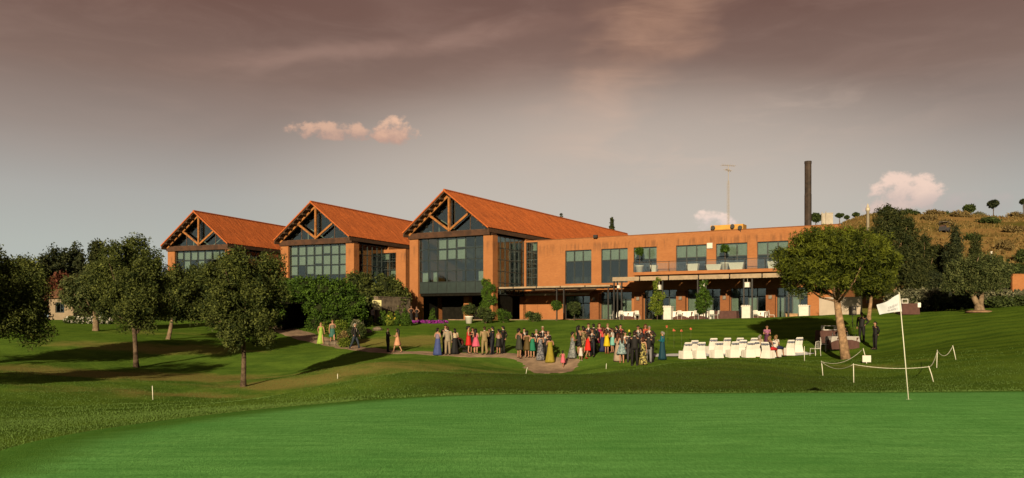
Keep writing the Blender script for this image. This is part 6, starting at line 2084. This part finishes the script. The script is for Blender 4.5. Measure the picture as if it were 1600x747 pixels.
        if pose == 'sit':
            for nm in 'lr':
                h0, k0 = V['hip' + nm], V['knee' + nm]
                q.tube([lerp3(pv, h0, .6), h0, lerp3(h0, k0, .6), k0 + Vector((0, .03, -.02))], [.14, .135, .115, .095], 9)
        else:
            N = 22
            rg = []
            for t_, rr_ in ((0, .125), (.12, .158), (.3, None), (.5, None), (.7, None), (.85, None), (1, None)):
                z_ = wa.z + .01 + (hem - wa.z) * t_
                ring = []
                for i in range(N):
                    a = 2 * math.pi * i / N
                    rx = rr_ if rr_ else .158 + (fl_ - .158) * ((t_ - .12) / .88) ** 1.1
                    rx *= wide if rr_ else 1
                    rp = 1 + .10 * t_ * math.sin(a * 6 + rs.random() * .4 + t_)
                    fwd = (J['anklr'[:3] + 'l'][1] + J['ankr'][1]) / 2 * t_
                    ring.append((rx * rp * math.cos(a), (rx * .82) * rp * math.sin(a) + fwd - (.05 * t_ if kind == 'gown' else 0), z_ + (.012 * math.sin(a * 5) if t_ == 1 else 0)))
                rg.append(ring)
            q.rings(rg)
        cl.append(q.build('skirt', M2 if kind == 'skirt' or c2 else M1, None, True))
        sh_c = (60, 40, 30) if shoe == 'long' else shoe
    q = MB()
    for nm in 'lr':
        a, t_ = V['ank' + nm], V['toe' + nm]
        d = (t_ - a); d.z = 0; d.normalize()
        z0 = max(0.0, t_.z - .035)
        if f:
            q.rings([[a + Vector((x_, 0, 0)) - d * .03 + Vector((0, 0, z_ - a.z + z0)) for x_, z_ in ((-.028, .0), (.028, .0), (.028, .07), (-.028, .07))],
                     [t_ + Vector((x_, 0, z_ - t_.z + z0)) for x_, z_ in ((-.04, .0), (.04, .0), (.036, .035), (-.036, .035))],
                     [t_ + d * .075 + Vector((x_, 0, z_ - t_.z + z0)) for x_, z_ in ((-.015, .0), (.015, .0), (.012, .02), (-.012, .02))]])
        else:
            q.rings([[a - d * .07 + Vector((x_, 0, z_ - a.z + z0)) for x_, z_ in ((-.04, .0), (.04, .0), (.036, .09), (-.036, .09))],
                     [a + d * .03 + Vector((x_, 0, z_ - a.z + z0)) for x_, z_ in ((-.045, .0), (.045, .0), (.04, .1), (-.04, .1))],
                     [t_ + Vector((x_, 0, z_ - t_.z + z0)) for x_, z_ in ((-.05, .0), (.05, .0), (.042, .055), (-.042, .055))],
                     [t_ + d * .09 + Vector((x_, 0, z_ - t_.z + z0)) for x_, z_ in ((-.022, .0), (.022, .0), (.018, .03), (-.018, .03))]])
    cl.append(q.build('shoes', paint(sh_c), None, False))
    # hair
    HM = paint(hair, .32, .6, .25)
    q = MB()
    cr = V['head'] + Vector((0, -.012, .028))
    rings_ = []
    for i in range(7):
        ph = math.pi * (.02 + .52 * i / 6)
        ring = []
        for j in range(12):
            th = 2 * math.pi * j / 12
            back = -math.sin(th)
            k_ = ph if back > -.2 else min(ph, math.pi * (.40 if not bald else .1))
            rx, ry, rz = .088, .108, .105
            ring.append((cr.x + rx * math.sin(k_) * math.cos(th), cr.y + ry * math.sin(k_) * math.sin(th), cr.z + rz * math.cos(k_)))
        rings_.append(ring)
    if bald:
        rings_ = rings_[4:]
    q.rings(rings_)
    if not bald:
        lens = {0: .10, 1: .17, 2: .36, 3: .46}[hairlen]
        if hairlen or f:
            pts = [cr + Vector((0, -.05, .02)), cr + Vector((0, -.085, -.04)), cr + Vector((0, -.10, -.04 - lens * .5)), cr + Vector((0, -.085, -.04 - lens))]
            q.tube(pts, [.085, .085, .082 if hairlen else .06, .05 if hairlen else .03], 9)
            if hairlen > 1:
                for s_ in (-1, 1):
                    q.tube([cr + Vector((s_ * .07, -.02, .02)), cr + Vector((s_ * .085, -.02, -.06)), cr + Vector((s_ * .08, -.03, -.2))], [.035, .035, .02], 6)
        else:
            q.tube([cr + Vector((0, -.05, .0)), cr + Vector((0, -.075, -.05)), cr + Vector((0, -.07, -.1))], [.08, .07, .05], 8)
    cl.append(q.build('hair', HM, None, True))
    if hat:
        q = MB(); q.lathe([(.17, .0), (.17, .012), (.09, .02), (.085, .1), (.05, .12)], (cr.x, cr.y, cr.z + .04), 14)
        cl.append(q.build('hat', paint(hat), None, True))
    PENDING.append((body, ex, skin))
    body.location = loc
    body.rotation_euler = (0, 0, R(face))
    body.scale = (sc, sc, sc)
    for c_ in cl:
        c_.parent = body
    tag(body, label, 'person')
    if glass:
        q = MB()
        hp = V['har'] + Vector((0, .02, 0))
        q.lathe([(.03, -.08), (.006, -.075), (.006, .02), (.035, .06), (.032, .14)], tuple(hp), 8)
        GLASSES.append((q, body, label))
    return body
PENDING, GLASSES = [], []
PEOPLE = []
def pp_(px, py_f, py_h, *a, **kw):
    label = a[0]
    g = G(px, py_f)
    ht = kw.pop('ht', None) or (py_f - py_h) / F * g.y
    PEOPLE.append((label, g, ht))
    return person(label, g, ht, *a[1:], **kw)
K, BR, BL, GY, RD = (28, 20, 16), (70, 45, 28), (165, 130, 85), (170, 165, 158), (95, 45, 25)
BLK, NVY = (24, 22, 24), (26, 28, 44)
# on the path at the left
pp_(501.5, 538, 503.5, 'woman in lime green dress walking on the path by the garden bed', -150, 'gown', (178, 215, 90), hair=BL, hairlen=1, pose='walk', arms='swing')
pp_(519.5, 538, 499, 'woman in grey and teal short dress walking on the path', -160, 'dress', (130, 128, 110), (62, 120, 110), hair=RD, hairlen=1, pose='walk', arms='down')
pp_(554.5, 545, 504.5, 'man in dark jacket and jeans striding along the path', -100, 'suit', (30, 26, 28), (48, 62, 78), hair=GY, pose='walk', arms='swing')
pp_(606, 550.5, 512, 'bald person in dark clothes standing on the path with the woman in peach', -60, 'suit', (34, 27, 27), (22, 22, 30), hair=BR, bald=True, arms='cross')
pp_(621, 551, 513, 'woman in peach dress with long black hair on the path', 70, 'dress', (238, 178, 140), hair=K, hairlen=3, pose='walk', arms='bent')
# first group
pp_(684, 555.5, 512, 'woman in long blue gown at the left end of the first group', -30, 'gown', (150, 138, 170), (72, 90, 158), hair=K, arms='bent', glass=True)
pp_(696, 552.5, 507, 'tall dark-haired man behind the man in grey suit', -160, 'suit', BLK, hair=K)
pp_(699.5, 555, 510, 'man in light grey suit seen from behind in the first group', 10, 'suit', (178, 165, 145), (170, 152, 128), hair=BR, arms='down')
pp_(710.5, 554, 513, 'woman in white top and long black skirt beside the pushchair', 20, 'skirt', (222, 205, 175), (20, 20, 26), hair=K, hairlen=1, shoe='long', arms='bent', wide=1.1)
pp_(732, 552.5, 509, 'woman in red knee-length dress facing right', -80, 'dress', (225, 40, 34), hair=K, arms='bent')
pp_(738.5, 551.5, 511.5, 'woman in black dress behind the woman in pink', -170, 'dress', (30, 20, 24), hair=K, hairlen=2)
pp_(743.5, 553, 513, 'woman in flared pink dress with long dark hair', -25, 'dress', (236, 105, 140), hair=K, hairlen=3, arms='down', wide=.95)
pp_(757, 555, 510, 'man in khaki suit seen from behind', 15, 'suit', (168, 146, 104), hair=BR, arms='bent', wide=1.08)
pp_(764, 552, 513, 'person in dark clothes between the khaki and navy suits', 170, 'skirt', (40, 28, 28), (40, 30, 30), hair=K)
pp_(769.5, 554.5, 510, 'man in navy suit facing left with hands in front', 70, 'suit', NVY, hair=K, arms='cross')
pp_(779, 554, 514, 'woman in black and white dress holding a bag', 40, 'dress', (205, 170, 150), (30, 28, 28), hair=K, arms='bent')
pp_(786, 553, 509, 'tall man in black suit at the right end of the first group', 60, 'suit', (26, 24, 27), hair=K, arms='back', wide=1.1)
# second group
pp_(811, 560.5, 512.5, 'woman in dark olive-grey dress with updo at the left of the second group', -40, 'dress', (62, 64, 54), hair=K, arms='bent')
pp_(819, 556.5, 512.5, 'man in black suit behind the woman in dark olive', -160, 'suit', BLK, hair=K)
pp_(823.5, 560, 516, 'woman in bronze-brown dress seen from behind', -10, 'dress', (100, 80, 34), hair=K, hairlen=1)
pp_(832, 560, 520, 'woman in emerald green short dress', 5, 'dress', (26, 138, 104), hair=K, hairlen=1, arms='bent')
pp_(838, 558.5, 514.5, 'grey-haired man in black suit facing the camera', 175, 'suit', BLK, hair=GY)
pp_(844.5, 563.5, 520, 'woman in long grey patterned strapless dress', 10, 'gown', (152, 152, 158), pattern=(88, 92, 104), hair=K, hairlen=1, arms='bent', wide=.92)
pp_(848, 555.5, 509.5, 'tall white-haired man behind the second group', 170, 'suit', (36, 28, 32), hair=(225, 205, 175))
pp_(852.5, 563, 519.5, 'man in dark suit left of the woman in olive gown', 150, 'suit', BLK, hair=K)
pp_(856.5, 557, 517, 'person in grey jacket at the right of the second group', 130, 'suit', (150, 138, 126), (60, 55, 52), hair=BL)
pp_(859.5, 567, 524.5, 'woman in long olive-yellow gown seen from behind on the path', 5, 'gown', (172, 156, 48), hair=K, hairlen=1, arms='bent', wide=1.05)
pp_(879.5, 575, 547.5, 'little girl in pink dress walking alone on the path', -20, 'dress', (245, 120, 140), hair=K, hairlen=1, pose='walk', shoe=(200, 170, 150))
# third group
pp_(895, 560, 518, 'woman in flowing long silver-grey gown facing right', -70, 'gown', (166, 170, 170), pattern=(118, 124, 128), hair=K, arms='bent', wide=1.15)
pp_(904, 554.5, 508, 'woman in black short dress above the girl in white', -60, 'dress', (22, 22, 26), hair=K, hairlen=2, arms='bent')
pp_(911, 553, 509, 'woman in beige patterned dress with black hair', 20, 'dress', (168, 152, 112), pattern=(98, 84, 56), hair=K, hairlen=1)
pp_(907.5, 564, 538, 'little girl in white dress in front of the third group', 0, 'dress', (240, 232, 228), hair=BR, hairlen=1, pose='walk', shoe=(220, 205, 190))
pp_(918.5, 560, 519, 'woman in bright red dress in the third group', -50, 'dress', (250, 36, 22), hair=BR, hairlen=2, pose='walk', arms='bent', shoe=(190, 30, 25))
pp_(919.5, 551, 505, 'man in dark suit facing the camera behind the woman in red', 180, 'suit', (28, 28, 40), hair=BR)
pp_(925.5, 557.5, 514, 'man in dark suit with pale tie right of the woman in red', 150, 'suit', (32, 30, 40), hair=RD, arms='bent')
pp_(927.5, 552, 505.5, 'man in black suit seen from behind in the third group', 5, 'suit', (22, 26, 32), hair=K, wide=1.08)
pp_(936.5, 549.5, 504.5, 'woman in magenta dress with red hair', -160, 'dress', (182, 24, 96), hair=RD, hairlen=2)
pp_(941.5, 550, 510.5, 'woman in coral top and long navy skirt', 40, 'skirt', (235, 75, 72), (22, 36, 92), hair=RD, hairlen=2, shoe='long')
pp_(949.5, 549, 505, 'grey-haired man facing the camera behind the woman in yellow', 180, 'suit', (32, 26, 30), hair=BL)
pp_(948, 552.5, 513.5, 'woman in bright yellow dress', -30, 'dress', (246, 214, 12), hair=BR, hairlen=2, arms='bent', shoe=(150, 40, 30))
pp_(957, 551.5, 512.5, 'woman in white top and aqua skirt', 60, 'skirt', (240, 232, 224), (142, 216, 204), hair=BR, hairlen=1, arms='bent', glass=True)
pp_(963.5, 550, 508.5, 'man in black suit right of the woman in aqua skirt', 40, 'suit', BLK, hair=K, arms='bent')
pp_(969.5, 549, 506.5, 'man in dark suit with red tie at the back of the crowd', -170, 'suit', (38, 24, 28), hair=K, c3=(180, 50, 50))
# fourth group
pp_(965.5, 565, 520, 'woman in long beige dress at the left of the fourth group', -30, 'gown', (192, 168, 148), hair=RD, hairlen=2, wide=.9)
pp_(971.5, 567, 520.5, 'woman in pale blue print dress with long brown hair', 0, 'dress', (176, 200, 202), pattern=(120, 150, 160), hair=BR, hairlen=3, arms='bent', shoe=(190, 120, 100))
pp_(977, 560, 518, 'man in white shirt between the blue print dress and the dark suits', 160, 'trousers', (240, 236, 232), (40, 40, 44), hair=K)
pp_(984, 566.5, 519, 'man in charcoal suit left of the nearest black suit', -20, 'suit', (70, 68, 72), hair=K)
pp_(991.5, 571.5, 517, 'man in black suit nearest the camera, seen from behind', -10, 'suit', (22, 18, 20), hair=(60, 36, 34), wide=1.12, arms='bent')
pp_(997, 555.5, 508.5, 'man in black suit at the back of the fourth group', 170, 'suit', BLK, hair=K)
pp_(1001.5, 557, 512.5, 'man in dark grey suit in the middle of the fourth group', 100, 'suit', (44, 44, 50), hair=K)
pp_(1005, 570.5, 526, 'woman in yellow and black print dress with raised arm', -20, 'gown', (210, 198, 118), pattern=(40, 38, 26), hair=RD, hairlen=1, arms=('raise', 'down'), wide=.85)
pp_(1008.5, 553.5, 506, 'red-haired woman in coral top at the back of the fourth group', 180, 'skirt', (205, 80, 58), (60, 40, 40), hair=RD, hairlen=2)
pp_(1013.5, 567.5, 521, 'man in black jacket and grey trousers', -15, 'suit', (24, 20, 22), (150, 150, 155), hair=BR, wide=1.1)
pp_(1014.5, 555, 509, 'grey-haired man at the back right of the fourth group', 165, 'suit', (40, 32, 34), hair=GY)
pp_(1018, 566, 518, 'man in dark suit at the right edge of the fourth group', 50, 'suit', (32, 30, 34), hair=BR)
pp_(1035, 562.5, 517.5, 'grey-haired woman in teal jacket and long teal skirt standing apart', 60, 'skirt', (18, 118, 140), (14, 72, 92), hair=GY, c3=(18, 118, 140), shoe='long', arms='bent', wide=1.1)
# by the chairs
pp_(1198.5, 549, 508, 'woman in purple top standing behind the seated guests', 170, 'skirt', (178, 110, 150), (90, 40, 80), hair=BR, hairlen=1, arms='bent')
def seated(px, label, *a, **kw):
    g = CPOS[px]
    sc_ = kw.pop('ht', 1.62)
    rz = CH.rotation_euler[2]
    face = kw.pop('face', -28)
    off = Vector((-math.sin(R(face)) * .12, math.cos(R(face)) * .12, 0))
    loc = g + off
    PEOPLE.append((label, loc, sc_))
    return person(label, loc, sc_, face, *a, pose='sit', arms='lap', seat=.47 * 1.72 / sc_, **kw)
seated(1186, 'seated grey-haired woman in pale jacket over black', 'skirt', (196, 176, 150), (60, 50, 48), hair=GY, hairlen=1, face=-60, c3=(196, 176, 150))
seated(1201, 'seated woman in black and red dress with short fair hair', 'dress', (40, 24, 26), (214, 40, 40), hair=BL, hairlen=1, face=-62)
seated(1211, 'seated guest in white top and navy skirt', 'skirt', (238, 230, 224), (34, 48, 92), hair=BL, hairlen=1, face=-62)
# staff under the pine
pp_(1346.5, 534, 488, 'waiter in black behind the drinks table under the pine', 150, 'suit', (20, 18, 20), hair=K, c3=(60, 55, 55))
pp_(1367.5, 546, 502, 'waiter in black standing alone right of the pine', 100, 'suit', (20, 18, 20), hair=K, c3=(40, 36, 36), arms='back')
pp_(1317, 546, 505, 'waiter in dark clothes half hidden by the pine trunk', -170, 'suit', (40, 28, 26), hair=RD, c3=(60, 50, 48))
# at the big pavilion
g = P(642.5, 82.5)
person('woman in black strapless dress at the brick pillar, left of the pair', g, 1.7, -160, 'gown', (26, 22, 24), hair=BR, arms='hip', wide=.9)
g = P(651, 82)
person('woman in black short dress at the brick pillar, right of the pair', g, 1.66, 150, 'dress', (24, 22, 26), hair=BR, arms='hip', wide=.9)
g = P(582.5, 77)
person('person in white shirt looking at the poster easel', g, 1.7, -40, 'trousers', (215, 205, 195), (30, 28, 30), hair=K)

# apply the skin modifiers in one go, then join the small features
bpy.context.view_layer.update()
dg = bpy.context.evaluated_depsgraph_get()
for body, ex, skin in PENDING:
    nm_ = bpy.data.meshes.new_from_object(body.evaluated_get(dg))
    body['_new'] = nm_.name
for body, ex, skin in PENDING:
    nm_ = bpy.data.meshes[body['_new']]
    del body['_new']
    old = body.data
    body.modifiers.clear()
    bm_ = bmesh.new()
    bm_.from_mesh(nm_)
    for f_ in bm_.faces:
        f_.smooth = True
        f_.material_index = 0
    vs = [bm_.verts.new(v_) for v_ in ex.v]
    for f_, mi_ in zip(ex.f, ex.mi):
        try:
            nf = bm_.faces.new([vs[i] for i in f_])
            nf.material_index = mi_
            nf.smooth = True
        except ValueError:
            pass
    bm_.to_mesh(nm_)
    bm_.free()
    nm_.materials.clear()
    for m_ in (skin, DARKE, LIPS):
        nm_.materials.append(m_)
    body.data = nm_
    nm_.name = 'person'
    bpy.data.meshes.remove(old)
for q, body, lab in GLASSES:
    o = q.build('wine_glass', CLEAR, None)
    o.matrix_world = Matrix.LocRotScale(body.location, body.rotation_euler, body.scale)
    tag(o, 'stemmed glass held by the ' + ' '.join(lab.split()[:7]), 'glass', 'glasses in hands')
# handbag held by the woman in black and white
# pushchair beside the first group
g = G(720, 552)
pr = thing('pushchair', 'black pushchair with dark red hood beside the woman in long black skirt', 'pushchair', g, R(-60))
q = MB()
for s_ in (-1, 1):
    q.tube([(s_ * .22, -.45, 1.0), (s_ * .22, -.1, .55), (s_ * .22, .35, .2)], .014, 6)
    q.tube([(s_ * .22, .1, .6), (s_ * .22, -.35, .18)], .014, 6)
q.tube([(-.22, -.45, 1.0), (.22, -.45, 1.0)], .016, 6)
q.build('frame', BLACKM, pr)
for x_ in (-.24, .24):
    for y_ in (-.36, .36):
        q = MB(); q.tube([(x_ - .02, y_, .12), (x_ + .02, y_, .12)], .12, 12); q.build('wheel', BLACKM, pr)
q = MB(); q.rings([[(-.2, -.05, .35), (.2, -.05, .35), (.2, .35, .38), (-.2, .35, .38)], [(-.21, -.1, .45), (.21, -.1, .45), (.21, .4, .45), (-.21, .4, .45)]]); q.bar((0, -.08, .45), (0, -.3, .95), .38, .06)
q.build('seat', paint((30, 34, 38)), pr)
q = MB()
rg = []
for i in range(6):
    a = R(-20 + 26 * i)
    rg.append([(s_ * .22 * 1, -.2 + .34 * math.sin(a) * k_, .62 + .36 * math.cos(a) * k_) for s_, k_ in ((-1, .75), (-.8, 1), (0, 1.06), (.8, 1), (1, .75))])
vs = [p_ for r_ in rg for p_ in r_]
q.add(vs, [(i * 5 + j, i * 5 + j + 1, i * 5 + j + 6, i * 5 + j + 5) for i in range(5) for j in range(4)])
q.build('hood', paint((105, 40, 36)), pr, True)
